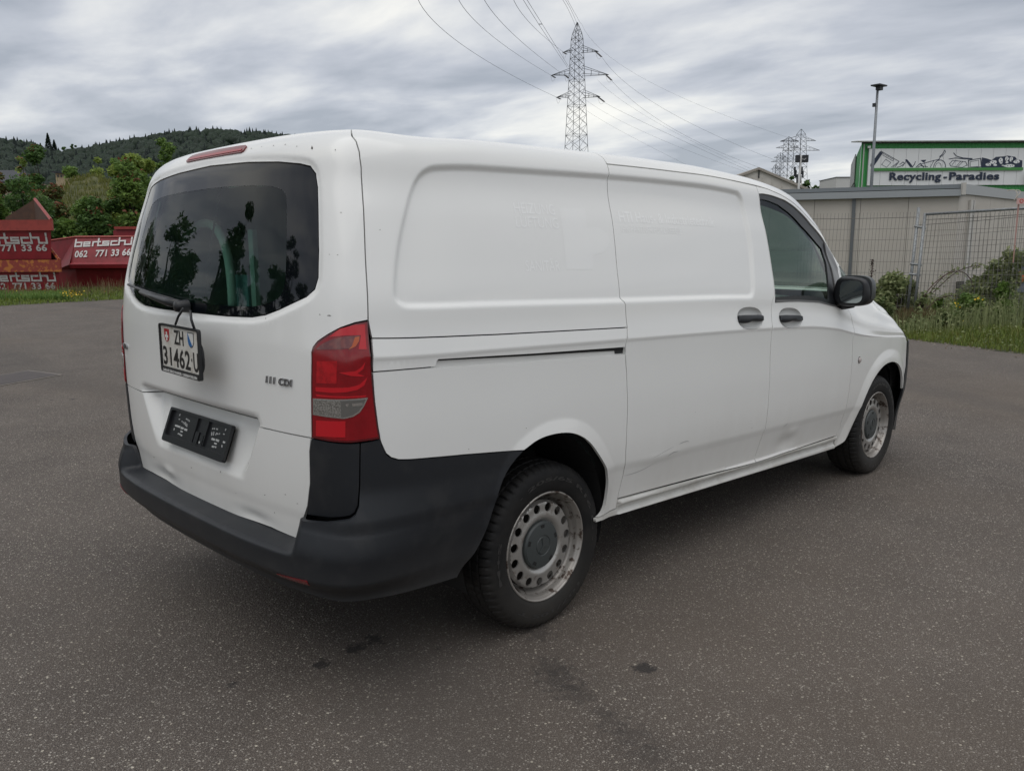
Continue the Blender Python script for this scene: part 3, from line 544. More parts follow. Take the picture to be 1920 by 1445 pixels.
panel('cargo_lining',[(.80,1.90),(3.40,1.86),(3.40,.92),(.80,.92)],mat('cargo_lining_pale',(.36,.42,.39),.8),off=-.080,both=True,fine=False,res=.08,step=.06,flange=0,gap=0,dd=False)
mb=MB(); mb.box((.9,0,.50),(3.6,1.60,.03)); mb.build('cargo_floor',mat('cargo_floor_grey',(.03,.032,.032),.7),VAN)
mb=MB(); mb.box((1.4,0,.37),(3.6,1.50,.10)); mb.box((2.2,-.70,.33),(.5,.14,.06)); mb.box((.42,-.72,.335),(.06,.05,.12)); mb.box((-.55,0,.46),(.7,1.3,.10)); mb.build('underbody',DARK,VAN)
def liner(cx,cz,r0,yo=.895):
    a=np.linspace(-.35,math.pi+.35,30)
    for sy in (-1,1):
        mb=MB(); V=[(cx+r0*math.cos(q),sy*y,cz+r0*math.sin(q)) for y in (yo,.55) for q in a]; n=len(a)
        mb.add(V,[(i,i+1,n+i+1,n+i) for i in range(n-1)]); mb.add([(cx,sy*.56,cz)]+[(cx+r0*math.cos(q),sy*.56,cz+r0*math.sin(q)) for q in a],[(0,i+1,i+2) for i in range(n-1)])
        mb.build('wheel_arch_liner',DARK,VAN,smooth=False)
liner(-.045,.40,.395); liner(3.18,.38,.415,.865)
# mirror
def superell(c,r,n=3.0,ax=None,nu=28,nv=18,fn=None):
    V=[];F=[]
    for i in range(nv+1):
        v=-math.pi/2+math.pi*i/nv
        for j in range(nu):
            u_=2*math.pi*j/nu; f=lambda w_: np.sign(w_)*abs(w_)**(2/n)
            p=np.array([f(math.cos(v))*f(math.cos(u_)),f(math.cos(v))*f(math.sin(u_)),f(math.sin(v))])*r
            if fn: p=fn(p)
            V.append(np.array(c)+p)
    for i in range(nv):
        for j in range(nu): F.append((i*nu+j,i*nu+(j+1)%nu,(i+1)*nu+(j+1)%nu,(i+1)*nu+j))
    return V,F
for sy in (1,-1):
    mr=empty('door_mirror',(0,0,0)); mr.parent=VAN
    def sh(p):
        q=p.copy(); 
        if p[0]<-.055: q[0]=-.055-(abs(p[0])-.055)*.15
        q[1]*=1-.12*max(0,p[2]/.1); q[2]*=1-.10*max(0,-p[1]/.1)
        return q
    V,F=superell((2.49,-1.018,1.240),(.066,.104,.086),4.2,fn=sh); V=np.array(V); V[:,1]*=sy
    fast('mirror_housing',V,F,PLAST_B,mr,smooth=True,sharp=40)
    V,F=superell((2.497,-1.021,1.243),(.074,.108,.090),3.2,fn=lambda p:np.array([max(p[0],-.022),p[1],max(p[2],-.045)])); V=np.array(V); V[:,1]*=sy
    fast('mirror_cap',V,F,mat('mirror_cap_grey',(.05,.055,.055),.4) if sy==1 else bpy.data.materials['mirror_cap_grey'],mr,smooth=True,sharp=40)
    q=ell(0,0,.066,.064,3.6,28); n_=len(q)
    fast('mirror_glass',[(2.4285,sy*(-1.026-a)+0,1.240+b) for a,b in q],[tuple(range(n_))] if sy<0 else [tuple(range(n_))[::-1]],mat('mirror_silver',(.42,.47,.47),.03,metal=1),mr)
    mb=MB().tube([(2.53,sy*-.90,1.155),(2.52,sy*-.95,1.158),(2.51,sy*-1.01,1.168)],[.030,.028,.024],8); mb.build('mirror_arm',PLAST_B,mr,smooth=True)
# wiper
wp=empty('rear_wiper',(0,0,0)); wp.parent=VAN
def pskin(s_,t_,o_): return skin(np.array([s_]),np.array([t_]),o_,False)[0]
MB().tube([pskin(-.0,1.268,.030),pskin(-.10,1.272,.034),pskin(-.25,1.285,.030),pskin(-.42,1.300,.022)],[.016,.017,.012,.008],8).build('wiper_arm',PLAST_B,wp,smooth=True)
MB().tube([pskin(-.10,1.282,.012),pskin(-.35,1.300,.010),pskin(-.655,1.326,.010)],[.006,.0065,.005],6).build('wiper_blade',PLAST_B,wp,smooth=True)
MB().lathe([(.0,.050),(.018,.048),(.022,.035),(.024,0)],pskin(0,1.262,0),(-1,0,0),18).build('wiper_pivot',PLAST_B,wp,smooth=True)
# wheels
RIMR,TYR=.2205,.3365
def wheel(cx,yo,cz,rtop,detailed=True):
    """outer flange plane at y=-yo; rtop: loaded radius"""
    wh=empty('wheel',(cx,-yo,cz)); wh.parent=VAN
    # tyre: profile r,y (y>0 is towards the car)
    segs=300 if detailed else 96
    prof=[(.218,.002),(.226,-.004),(.240,-.0085),(.262,-.0125),(.285,-.0125),(.303,-.0095),(.3155,-.0030),(.3235,.006),(.3285,.0155),(.3315,.026),(.3325,.032),(.3255,.034),(.3255,.040),(.333,.042),(.3348,.068),(.3275,.0705),(.3275,.0785),(.3350,.081),(.3358,.100),(.3350,.119),(.3275,.1215),(.3275,.1295),(.3348,.132),(.333,.158),(.3255,.160),(.3255,.166),(.3315,.170),(.3235,.192),(.303,.208),(.262,.211),(.226,.202),(.212,.198)]
    K=len(prof); a=np.linspace(0,2*np.pi,segs,endpoint=False); V=[]
    for k,(r,y) in enumerate(prof):
        rr=np.full(segs,r)
        if detailed and r>.312:
            ph=(np.arange(segs)%5)+ (2 if .04<y<.16 else 0); ph=ph%5
            rr=rr-np.where(ph==0,.0065 if (y<.034 or y>.166) else .004,0)
        V.append(np.stack([rr*np.cos(a),np.full(segs,y),rr*np.sin(a)],1))
    V=np.concatenate(V); 
    # flatten contact
    V[:,2]=np.maximum(V[:,2],-cz+.001)
    i=np.arange(K-1)[:,None]; j=np.arange(segs)[None,:]; F=np.stack([i*segs+j,(i+1)*segs+j,(i+1)*segs+(j+1)%segs,i*segs+(j+1)%segs],-1).reshape(-1,4)
    fast('tyre',V,F,RUBBER,wh,smooth=True,sharp=35)
    fast('tyre_lettering',*ring_text('· 205/65 R16 C ·      107/105 T      M+S      ',.268,-.0135,.020),mat('tyre_letter',(.03,.029,.028),.5) if 'tyre_letter' not in bpy.data.materials else bpy.data.materials['tyre_letter'],wh)
    # rim dish with holes
    q=np.linspace(0,2*np.pi,90,endpoint=False); outer=np.stack([.1785*np.cos(q),.1785*np.sin(q)],1); holes=[]
    for k in range(15):
        b=2*math.pi*k/15+.05; hq=np.linspace(0,2*np.pi,14,endpoint=False); c_=np.array([.1520*math.cos(b),.1520*math.sin(b)])
        holes.append(c_+np.stack([.0180*np.cos(hq),.0180*np.sin(hq)],1))
    V2,T,loops=panel2d(outer,holes,.009,.008,False); rad=np.hypot(V2[:,0],V2[:,1])
    yf=lambda r: np.interp(r,[0,.092,.098,.108,.120,.130,.140,.168,.174,.1790],[.040,.040,.036,.026,.0220,.0245,.0265,.0280,.032,.050])
    R3=np.stack([V2[:,0],yf(rad),V2[:,1]],1); Vs=[R3]; Fs=[T[:,::-1] if False else T]
    for l in loops[1:]:
        r_=np.hypot(l[:,0],l[:,1]); b=sum(map(len,Vs)); k=len(l); ii=np.arange(k); jj=(ii+1)%k
        Vs+=[np.stack([l[:,0],yf(r_),l[:,1]],1),np.stack([l[:,0],yf(r_)+.006,l[:,1]],1)]; Fs+=[np.stack([b+ii,b+jj,b+k+jj],1),np.stack([b+ii,b+k+jj,b+k+ii],1)]
    rim=fast('rim',np.concatenate(Vs),np.concatenate(Fs),STEEL,wh,smooth=True,sharp=40)
    mb=MB().lathe([(.2215,.010),(.2225,.002),(.2215,-.0035),(.2180,-.0050),(.2140,-.0030),(.2125,.004),(.2085,.010),(.2045,.020),(.2035,.034),(.2000,.040),(.1960,.046),(.1900,.060),(.1850,.075),(.176,.085)],(0,0,0),(0,1,0),96); mb.build('rim_flange',STEELR,wh,smooth=True,sharp=60)
    mb=MB().lathe([(.18,.082),(.0,.082)],(0,0,0),(0,1,0),40); mb.lathe([(.19,.06),(.19,.20)],(0,0,0),(0,1,0),40); mb.build('brake_drum',mat('drum_dark',(.02,.016,.013),.8) if 'drum_dark' not in bpy.data.materials else bpy.data.materials['drum_dark'],wh)
    hc=mat('hub_cap_grey',(.045,.052,.052),.45) if 'hub_cap_grey' not in bpy.data.materials else bpy.data.materials['hub_cap_grey']
    mb=MB().lathe([(.096,.036),(.0955,.026),(.090,.0195),(.068,.0165),(.042,.015),(.0395,.0175),(.0370,.0175),(.0345,.0145),(.0001,.0135)],(0,0,0),(0,1,0),60)
    cap=mb.build('hub_cap',hc,wh,smooth=True,sharp=35)
    mb=MB(); 
    for k in range(5):
        b=2*math.pi*k/5+math.pi/2; ca,sa=math.cos(b),math.sin(b); er=np.array([ca,0,sa]); et=np.array([-sa,0,ca])
        mb.prism([(.055,-.0075),(.084,-.0105),(.084,.0105),(.055,.0075)],(0,.0265,0),er,et,(0,-1,0),.0095)
    mb.build('cap_slot',DARK,wh)
    mb=MB()
    for k in range(3):
        b=2*math.pi*k/3+math.pi/2+.25; ca,sa=math.cos(b),math.sin(b); er=np.array([ca,0,sa]); et=np.array([-sa,0,ca])
        mb.prism([(-.003,-.005),(.0345,-.001),(.0345,.001),(-.003,.005)],(0,.0145,0),er,et,(0,-1,0),.0035)
    mb.build('star_emblem',hc,wh)
    return wh
def ring_text(txt,r,y,size):
    V,F=text_mesh(txt,size,.0005); V=np.array(V); L=V[:,0].max(); ang=-V[:,0]/L*2*np.pi*.9+2.2; rr=r+V[:,1]
    return np.stack([rr*np.cos(ang),np.full(len(V),y)-.0002,rr*np.sin(ang)],1),F
wr=wheel(0.002,.894,.332,.3)
wf=wheel(3.2,.918,.327,.3); wf.rotation_euler=(0,0,math.radians(0))
def copy_tree(o,parent=None):
    c=o.copy(); COL.objects.link(c); c.parent=parent
    for ch in [q for q in bpy.data.objects if q.parent==o]: 
        d=ch.copy(); COL.objects.link(d); d.parent=c
    return c
for wsrc in (wr,wf):
    c=copy_tree(wsrc,VAN); c.location.y=-wsrc.location.y; c.rotation_euler=(0,0,math.pi)
# interior
def seat(cx,cy,wd=.50):
    mb=MB(); V,F=superell((cx+.10,cy,.86),(.27,wd/2,.09),4); mb.add(V,F)
    V,F=superell((cx-.20,cy,1.22),(.085,wd/2,.36),4,fn=lambda p:np.array([p[0]-p[2]*.25,p[1]*(1-.1*max(0,p[2])),p[2]])); mb.add(V,F)
    st=mb.build('front_seat',SEAT,VAN,smooth=True)
    V,F=superell((cx-.32,cy,1.655),(.05,.13,.10),4); hd=fast('headrest',V,F,SEAT,st,smooth=True)
seat(1.95,.42); seat(1.95,-.42)
mb=MB().box((2.78,0,1.02),(.5,1.62,.22)); V,F=superell((2.62,0,1.10),(.20,.80,.10),3); mb.add(V,F); V,F=superell((2.58,.40,1.17),(.16,.22,.075),2.5); mb.add(V,F); V,F=superell((2.56,-.42,1.13),(.16,.25,.06),2.5); mb.add(V,F); mb.build('dashboard',mat('dash_grey',(.022,.026,.026),.55),VAN,smooth=True,sharp=40)
q=np.linspace(0,2*np.pi,40); MB().tube([(2.36+.06*math.sin(a)*1.0,.42+.185*math.cos(a),1.17+.17*math.sin(a)) for a in q],.014,8).build('steering_wheel',SEAT,VAN,smooth=True)
# things seen through the rear glass: hoop rail, upright post, carton sheet
MB().box((1.45,0,.74),(.05,1.5,.55)).build('bulkhead',mat('bulkhead_grey',(.05,.056,.054),.7),VAN)
# ------------------------------------------------------------ things on and in the van
# hoop and post inside the cargo space, behind the rear glass
XH=-.62
def onx(px,py,x):
    d=_f+R_*(px-W_/2)/FOC-U_*(py-H_/2)/FOC; return CAM+d*(x-CAM[0])/d[0]
hp=[(318,575),(322,520),(335,470),(355,435),(378,418),(400,420),(418,445),(430,490),(435,545),(436,575)]
pts=np.array([onx(a,b,XH) for a,b in hp]); pp=[]
for i in range(len(pts)-1):
    for k in range(4): pp.append(pts[i]*(1-k/4)+pts[i+1]*k/4)
pp=np.array(pp+[pts[-1]]); 
for _ in range(3): pp[1:-1]=(pp[:-2]+2*pp[1:-1]+pp[2:])/4
meta(MB().tube(pp,.020,8).build('hoop_rail',mat('hoop_pale',(.62,.72,.66),.5),smooth=True),'pale curved hoop standing inside the van behind the rear glass','hoop')
a=onx(474,575,XH); b=onx(480,430,XH); c=(a+b)/2
meta(MB().box(c,(.02,.038,b[2]-a[2])).build('upright_post',INT_L),'narrow pale upright strip inside the van near the right of the rear glass','post')
a=onx(451,552,XH+.05); 
meta(MB().box(a,(.01,.16,.17)).build('paper_sheet',mat('paper_blue',(.20,.34,.36),.6)),'printed blue green sheet leaning inside the van beside the upright strip','sheet')
a=onx(290,556,-.80)
meta(MB().box(a,(.01,.12,.07)).build('paper_sheet',mat('paper_white',(.45,.52,.50),.6)),'small pale card at the lower left inside the rear window','card')
# lower plate holder
def frame_axes(p0,p1,p2):
    x=np.array(p1)-p0; Lx=np.linalg.norm(x); x/=Lx; y=np.array(p2)-p0; y-=x*(x@y); Ly=np.linalg.norm(y); y/=Ly; return x,y,Lx,Ly
bl_=np.array([-.994,.262,.742]); br_=np.array([-.994,-.262,.742]); tl_=np.array([-.945,.262,.869])
X,Y,Lx,Ly=frame_axes(bl_,br_,tl_); Z=np.cross(X,Y)
PH=empty('plate_holder',(0,0,0)); meta(PH,'empty black number plate holder screwed into the tailgate recess','plate holder')
def loc(o,a,b,c=0): return o+X*a+Y*b+Z*c
fr=MB()
def rrect(w,h,r,k=5):
    o=[]
    for cx,cy,a0 in ((w-r,r,-90),(w-r,h-r,0),(r,h-r,90),(r,r,180)):
        for i in range(k): a=math.radians(a0+90*i/(k-1)); o.append((cx+r*math.cos(a),cy+r*math.sin(a)))
    return o
def ringplate(mb,o,outer,inner,z0,z1):
    k=len(outer); V=[]
    for ring,z in ((outer,z0),(outer,z1),(inner,z1),(inner,z0)): V+=[loc(o,a,b,z) for a,b in ring]
    F=[]
    for r_ in range(3): F+=[(r_*k+i,r_*k+(i+1)%k,(r_+1)*k+(i+1)%k,(r_+1)*k+i) for i in range(k)]
    mb.add(V,F)
BLK=mat('holder_black',(.012,.013,.015),.35)
outer=rrect(Lx,Ly,.012); inner=[(.016+(a/Lx)*(Lx-.032),.026+(b/Ly)*(Ly-.036)) for a,b in outer]
ringplate(fr,bl_,outer,inner,0,.016); fr.build('holder_frame',BLK,PH,smooth=True,sharp=35)
bk=MB(); bk.prism(outer,bl_,X,Y,Z,.004); bk.prism([(.245,.030),(.250,.030),(.250,Ly-.012),(.245,Ly-.012)],bl_+Z*.004,X,Y,Z,.008); bk.prism([(.335,.030),(.341,.030),(.341,Ly-.012),(.335,Ly-.012)],bl_+Z*.004,X,Y,Z,.008)
bk.prism([(.255,.030),(.285,.030),(.285,.075),(.255,.075)],bl_+Z*.004,X,Y,Z,.006); bk.prism([(.300,.030),(.325,.030),(.325,.070),(.300,.070)],bl_+Z*.004,X,Y,Z,.006); bk.build('holder_back',BLK,PH)
SL=mat('holder_slot',(.42,.43,.42),.5)
rs=random.Random(4)
sl=MB()
for side in (0,1):
    x0=.06 if side==0 else .355
    for (a,b,l_,h_,sk) in [(0,.066,.048,.007,0),(.055,.064,.025,.008,0),(.088,.063,.025,.008,0),(.06,.052,.020,.006,0),(.045,.040,.008,.006,0),(.058,.040,.008,.006,0),(.07,.038,.014,.006,0),(.075,.104,.012,.005,0),(.092,.102,.006,.006,0),(.104,.100,.006,.006,0),(.045,.090,.005,.006,.2),(.058,.088,.007,.005,0),(.07,.084,.006,.010,.4),(.085,.080,.005,.014,-.3),(.098,.078,.006,.012,-.5),(.01,.110,.006,.008,.3),(.0,.050,.006,.008,-.3),(.015,.095,.010,.004,.5)]:
        if side==1: a=.115-a
        sl.prism([(x0+a,b),(x0+a+l_,b),(x0+a+l_+sk*h_,b+h_),(x0+a+sk*h_,b+h_)],bl_+Z*.004,X,Y,Z,.0015)
sl.prism([(.306,.036),(.314,.036),(.314,.044),(.306,.044)],bl_+Z*.011,X,Y,Z,.0012)
sl.build('fixing_slots',SL,PH,kind='stuff')
# hanging number plate
xp=-1.075
P_TL,P_TR,P_BL,P_BR=[onx(*p,xp) for p in ((306.5,607.5),(378,620.5),(309,685),(380,704.5))]
X,Y,Lx,Ly=frame_axes(P_BL,P_BR,P_TL); Z=np.cross(X,Y); Z=Z if Z[0]<0 else -Z
NP=empty('number_plate',(0,0,0)); meta(NP,'tall Zurich number plate in a black frame hanging on straps from the rear wiper','number plate')
fr=MB(); outer=rrect(Lx+.012,Ly+.022,.010); o=P_BL-X*.006-Y*.018; inner=[(.007+(a/(Lx+.012))*(Lx-.002),.019+(b/(Ly+.022))*(Ly-.003)) for a,b in outer]
ringplate(fr,o,outer,inner,0,.012); fr.prism(outer,o,X,Y,Z,-.012 if False else .002); fr.build('plate_frame',BLK,NP,smooth=True,sharp=35)
V,F=superell(o+X*(Lx*.55)+Y*(Ly*.45)-Z*.014,(.014,.13,.07),3); fast('plate_bracket',V,F,BLK,NP,smooth=True)
pw=mat('plate_white',(.60,.585,.54),.4,noise=(28,.75,(.38,.33,.27),8,.5,.72)); 
MB().prism([(0.003,0.002),(Lx-.003,0.002),(Lx-.003,Ly-.002),(0.003,Ly-.002)],P_BL,X,Y,Z,.006).build('plate_sheet',pw,NP)
INK=mat('plate_ink',(.015,.014,.013),.5,noise=(60,.5,(.15,.13,.11),4,.55,.75))
def ptext(tx,size,x0,y0,wfit=None,asp=.8,mt=None,bold=.0016,name='plate_lettering',z=.0064,ext=.0006):
    V,F=text_mesh(tx,size,bold,1.05,ext); V=np.array(V); V[:,0]-=V[:,0].min(); 
    if wfit: V[:,0]*=wfit/V[:,0].max()
    else: V[:,0]*=asp
    return fast(name,[P_BL+X*(x0+v[0])+Y*(y0+v[1])+Z*(z+v[2]) for v in V],F,mt or INK,NP)
ptext('ZH',Ly*.46,Lx*.36,Ly*.60,Lx*.25); ptext('31462',Ly*.60,Lx*.035,Ly*.07,Lx*.72,bold=.0018); ptext('U',Ly*.60,Lx*.835,Ly*.07,Lx*.125,bold=.0018)
ptext('.',Ly*.5,Lx*.785,Ly*.28,Lx*.02)
P_BL=P_BL-Y*.0145+X*.004; ptext('GARAGE ERICH RAMSER / OBERENTFELDEN',.013,.01,.0,Lx*.90,mt=mat('frame_print',(.62,.62,.60),.5),bold=.0004,name='frame_lettering',z=.0124,ext=.0002); P_BL=P_BL+Y*.0145-X*.004
def shield(cx,cy,w,h,m1,nm):
    po=[(-w/2,h/2),(w/2,h/2),(w/2,-h*.1),(w*.38,-h*.32),(w*.18,-h*.46),(0,-h/2),(-w*.18,-h*.46),(-w*.38,-h*.32),(-w/2,-h*.1)]
    return MB().prism([(cx+a,cy+b) for a,b in po],P_BL+Z*.0061,X,Y,Z,.0008).build(nm,m1,NP)
cy=Ly*.76; w_,h_=Lx*.135,Ly*.31
SR=mat('shield_red',(.34,.02,.025),.45); SB=mat('shield_blue',(.02,.12,.32),.45); SW=mat('shield_white',(.62,.62,.60),.45); SK=mat('shield_line',(.05,.05,.05),.5)
shield(Lx*.165,cy,w_,h_,SR,'swiss_shield'); cr=MB(); zc=P_BL+Z*.0070; cx=Lx*.165
cr.prism([(cx-.005,cy-.019),(cx+.005,cy-.019),(cx+.005,cy+.013),(cx-.005,cy+.013)],zc,X,Y,Z,.0006); cr.prism([(cx-.0135,cy-.0075),(cx+.0135,cy-.0075),(cx+.0135,cy+.0015),(cx-.0135,cy+.0015)],zc,X,Y,Z,.0008); cr.build('white_cross',SW,NP)
shield(Lx*.80,cy,w_+.006,h_+.006,SK,'shield_edge'); P_BL=P_BL+Z*.0006; shield(Lx*.80,cy,w_,h_,SW,'canton_shield'); P_BL=P_BL+Z*.0006
cx=Lx*.80; MB().prism([(cx-w_/2,cy+h_/2),(cx+w_*.28,cy-h_*.40),(cx,cy-h_/2),(cx-w_*.18,cy-h_*.46),(cx-w_*.38,cy-h_*.32),(cx-w_/2,cy-h_*.1)],P_BL+Z*.0061,X,Y,Z,.0008).build('shield_blue_half',SB,NP)
for a,b in (((344,578),(329,608)),((357,582),(365,618))):
    p=onx(*a,-1.072); q=onx(*b,xp+.002); MB().tube([p,(p+q)/2+np.array([-.004,0,0]),q],.0045,6).build('hanging_strap',PLAST_B,NP,smooth=True)
# ------------------------------------------------------------ ground
def asphalt():
    m=bpy.data.materials.new('asphalt'); m.use_nodes=True; t=m.node_tree; L=t.links.new; b=t.nodes['Principled BSDF']; g=N(t,'ShaderNodeNewGeometry')
    def noise(sc,det=4,ro=.6): n=N(t,'ShaderNodeTexNoise'); n.inputs['Scale'].default_value=sc; n.inputs['Detail'].default_value=det; n.inputs['Roughness'].default_value=ro; L(g.outputs['Position'],n.inputs['Vector']); return n
    def ramp(src,stops):
        c=N(t,'ShaderNodeValToRGB'); L(src,c.inputs[0]); e=c.color_ramp.elements; e[0].position,e[0].color=stops[0][0],(*stops[0][1],1); e[1].position,e[1].color=stops[-1][0],(*stops[-1][1],1)
        for p,c_ in stops[1:-1]: q=c.color_ramp.elements.new(p); q.color=(*c_,1)
        return c
    def mix(a,b_,f,bt='MIX'):
        n=N(t,'ShaderNodeMix'); n.data_type='RGBA'; n.blend_type=bt
        for i,x in ((6,a),(7,b_)):
            if isinstance(x,tuple): n.inputs[i].default_value=(*x,1)
            else: L(x,n.inputs[i])
        if isinstance(f,float): n.inputs[0].default_value=f
        else: L(f,n.inputs[0])
        return n.outputs[2]
    base=ramp(noise(1.3,6).outputs[0],[(.3,(.092,.080,.071)),(.7,(.134,.117,.103))]).outputs[0]
    fine=ramp(noise(260,3,.7).outputs[0],[(.34,(.12,.11,.11)),(.5,(.80,.78,.77)),(.68,(1.95,1.9,1.82))]).outputs[0]
    c=mix(base,fine,1.0,'MULTIPLY')
    for sc,th,col,ex in ((125,.78,(.42,.39,.34),.40),(210,.72,(.27,.25,.225),.45),(75,.91,(.50,.46,.38),.32)):
        v=N(t,'ShaderNodeTexVoronoi'); v.inputs['Scale'].default_value=sc; L(g.outputs['Position'],v.inputs['Vector'])
        sp=N(t,'ShaderNodeSeparateColor'); L(v.outputs['Color'],sp.inputs[0])
        a=N(t,'ShaderNodeMath',op='GREATER_THAN'); L(sp.outputs[0],a.inputs[0]); a.inputs[1].default_value=th
        d=N(t,'ShaderNodeMath',op='LESS_THAN'); L(v.outputs['Distance'],d.inputs[0]); d.inputs[1].default_value=ex
        k=N(t,'ShaderNodeMath',op='MULTIPLY'); L(a.outputs[0],k.inputs[0]); L(d.outputs[0],k.inputs[1])
        k2=N(t,'ShaderNodeMath',op='MULTIPLY'); L(k.outputs[0],k2.inputs[0]); L(sp.outputs[1],k2.inputs[1])
        c=mix(c,col,k2.outputs[0])
    # large worn and sandy patches, dark stains and spots
    sand=ramp(noise(.22,5).outputs[0],[(.50,(0,0,0)),(.68,(.45,.45,.45))]).outputs[0]; c=mix(c,(.125,.100,.078),sand)
    seam=N(t,'ShaderNodeTexWave'); seam.inputs['Scale'].default_value=.05; seam.inputs['Distortion'].default_value=7; seam.inputs['Detail'].default_value=3; L(g.outputs['Position'],seam.inputs['Vector'])
    c=mix(c,(.060,.055,.052),ramp(seam.outputs[0],[(.0,(.30,.30,.30)),(.06,(0,0,0))]).outputs[0])
    nz_=noise(26,6,.75).outputs[0]; nm=N(t,'ShaderNodeMath',op='MULTIPLY_ADD'); L(nz_,nm.inputs[0]); nm.inputs[1].default_value=2.4; nm.inputs[2].default_value=-.7; nz2=nm.outputs[0]
    for x,y,r,am in DARK_SPOTS:
        vm=N(t,'ShaderNodeVectorMath',op='DISTANCE'); L(g.outputs['Position'],vm.inputs[0]); vm.inputs[1].default_value=(x,y,0)
        q=N(t,'ShaderNodeMath',op='DIVIDE'); L(vm.outputs['Value'],q.inputs[0]); q.inputs[1].default_value=r
        z=N(t,'ShaderNodeMath',op='ADD'); L(q.outputs[0],z.inputs[0]); L(nz2,z.inputs[1])
        f=ramp(z.outputs[0],[(.78,(am,)*3),(.98,(0,0,0))]).outputs[0]; c=mix(c,(.030,.027,.026),f)
    L(c,b.inputs['Base Color']); b.inputs['Roughness'].default_value=.86; b.inputs['Specular IOR Level'].default_value=.3
    v=N(t,'ShaderNodeTexVoronoi'); v.inputs['Scale'].default_value=120; L(g.outputs['Position'],v.inputs['Vector']); bp=N(t,'ShaderNodeBump'); bp.inputs['Strength'].default_value=.8; bp.inputs['Distance'].default_value=.004; bp.invert=True
    L(v.outputs['Distance'],bp.inputs['Height']); L(bp.outputs[0],b.inputs['Normal']); return m
DARK_SPOTS=[(*onz(px,py,0)[:2],r,a) for px,py,r,a in [(668,1214,.085,.9),(705,1198,.09,.8),(607,1243,.075,.9),(1207,1252,.085,.85),(437,1283,.045,.8),(820,1216,.025,.8),(1035,1250,.15,.38),(1052,1275,.18,.42),(1078,1300,.14,.38),(1125,1335,.09,.3),(1150,1355,.12,.3),(1180,1380,.16,.3),(1215,1415,.15,.28),(1010,1185,.16,.45),(96,750,.05,.7),(138,748,.08,.8),(1000,1140,.30,.35)]]  # dark stains; the last entry is a broad dark spot at the rear wheel
ASPH=asphalt()
SOIL=mat('soil',(.060,.052,.034),.95,noise=(1.5,.9,(.045,.060,.022),6))
fast('ground',[(-2500,-2500,-.03),(2500,-2500,-.03),(2500,2500,-.03),(-2500,2500,-.03)],np.array([[0,1,2,3]]),SOIL,kind='structure')
e0=onz(0,574,0); e1=onz(228,561.5,0); dl=(e1-e0)/np.linalg.norm(e1-e0); r0=onz(1690,635,0); r1=onz(1920,664,0); dr=(r1-r0)/np.linalg.norm(r1-r0)
K_=r0-dr*27
edgeL=[e0+dl*a+np.array([-dl[1],dl[0],0])*(.07*math.sin(a*1.9)+.05*math.sin(a*4.3)) for a in np.arange(-14,19,.35)]
edgeR=[r0+dr*a+np.array([-dr[1],dr[0],0])*(.05*math.sin(a*2.3)+.04*math.sin(a*5.9+1)+.03*math.sin(a*11)) for a in np.arange(-26,9,.25)]
pl=[(-70,7)]+[tuple(p[:2]) for p in edgeL]+[tuple(p[:2]) for p in edgeR]+[(-8,-44),(-70,-60)]
fast('asphalt_yard',[(a,b,0) for a,b in pl],[list(range(len(pl)))],ASPH,kind='structure')
# cover slab in the asphalt
A=onz(55,694.5,0); B=onz(119,702.8,0); C=onz(0,724,0); v=(C-B)*1.5
J=mat('joint_pale',(.20,.18,.155),.9,noise=(12,.6,(.12,.11,.10),5)); CO=mat('cover_concrete',(.075,.064,.062),.85,noise=(9,.5,(.055,.048,.046),6),bump=(90,.3,.002))
MC=meta(MB().prism([(0,0),(1,0),(1,1),(0,1)],A+[0,0,.004],B-A,v,(0,0,1),.002).build('drain_cover',J),'rectangular cover slab with pale joints set flush in the asphalt left of the van','cover')
c_=A+(B-A)*.06+v*.035; MB().prism([(0,0),(.88,0),(.88,.93),(0,.93)],c_+[0,0,.0065],B-A,v,(0,0,1),.003).build('cover_plate',CO,MC)
# ------------------------------------------------------------ plants
def blades(name,P,h,wd,mt,lean=.35,droop=.3,**k):
    """P (n,3) roots, h heights; each blade two tapered quads"""
    n=len(P); a=rng.uniform(0,2*np.pi,n); d=np.stack([np.cos(a),np.sin(a),np.zeros(n)],1); s=np.stack([-d[:,1],d[:,0],np.zeros(n)],1)
    h=h*np.ones(n); w_=(wd*rng.uniform(.6,1.3,n))[:,None]; le=rng.uniform(.05,lean,n)[:,None]*h[:,None]; z=np.array([0,0,1.])
    m1=P+d*le*.35+z*h[:,None]*.55; m2=P+d*le+z*(h*rng.uniform(1-droop,1,n))[:,None]
    V=np.stack([P-s*w_,P+s*w_,m1+s*w_*.8,m1-s*w_*.8,m2+s*w_*.12,m2-s*w_*.12],1).reshape(-1,3); i=np.arange(n)[:,None]*6
    F=np.concatenate([i+np.array([0,1,2,3]),i+np.array([3,2,4,5])]); return fast(name,V,F,mt,**k)
def leafcloud(P,size,up=.45,asp=.55):
    """diamond leaves at P"""
    n=len(P); a=rng.normal(size=(n,3)); a[:,2]=a[:,2]*.6; a/=np.linalg.norm(a,axis=1,keepdims=True); b=rng.normal(size=(n,3)); b[:,2]+=up*2; b=np.cross(a,b); b/=np.linalg.norm(b,axis=1,keepdims=True)+1e-9
    s=(size*rng.uniform(.55,1.35,n))[:,None]; c=np.cross(a,b)*s*.12
    V=np.stack([P-a*s*.5,P+b*s*asp*.5-c,P+a*s*.5,P-b*s*asp*.5-c],1).reshape(-1,3); return V,np.arange(4*n).reshape(n,4)
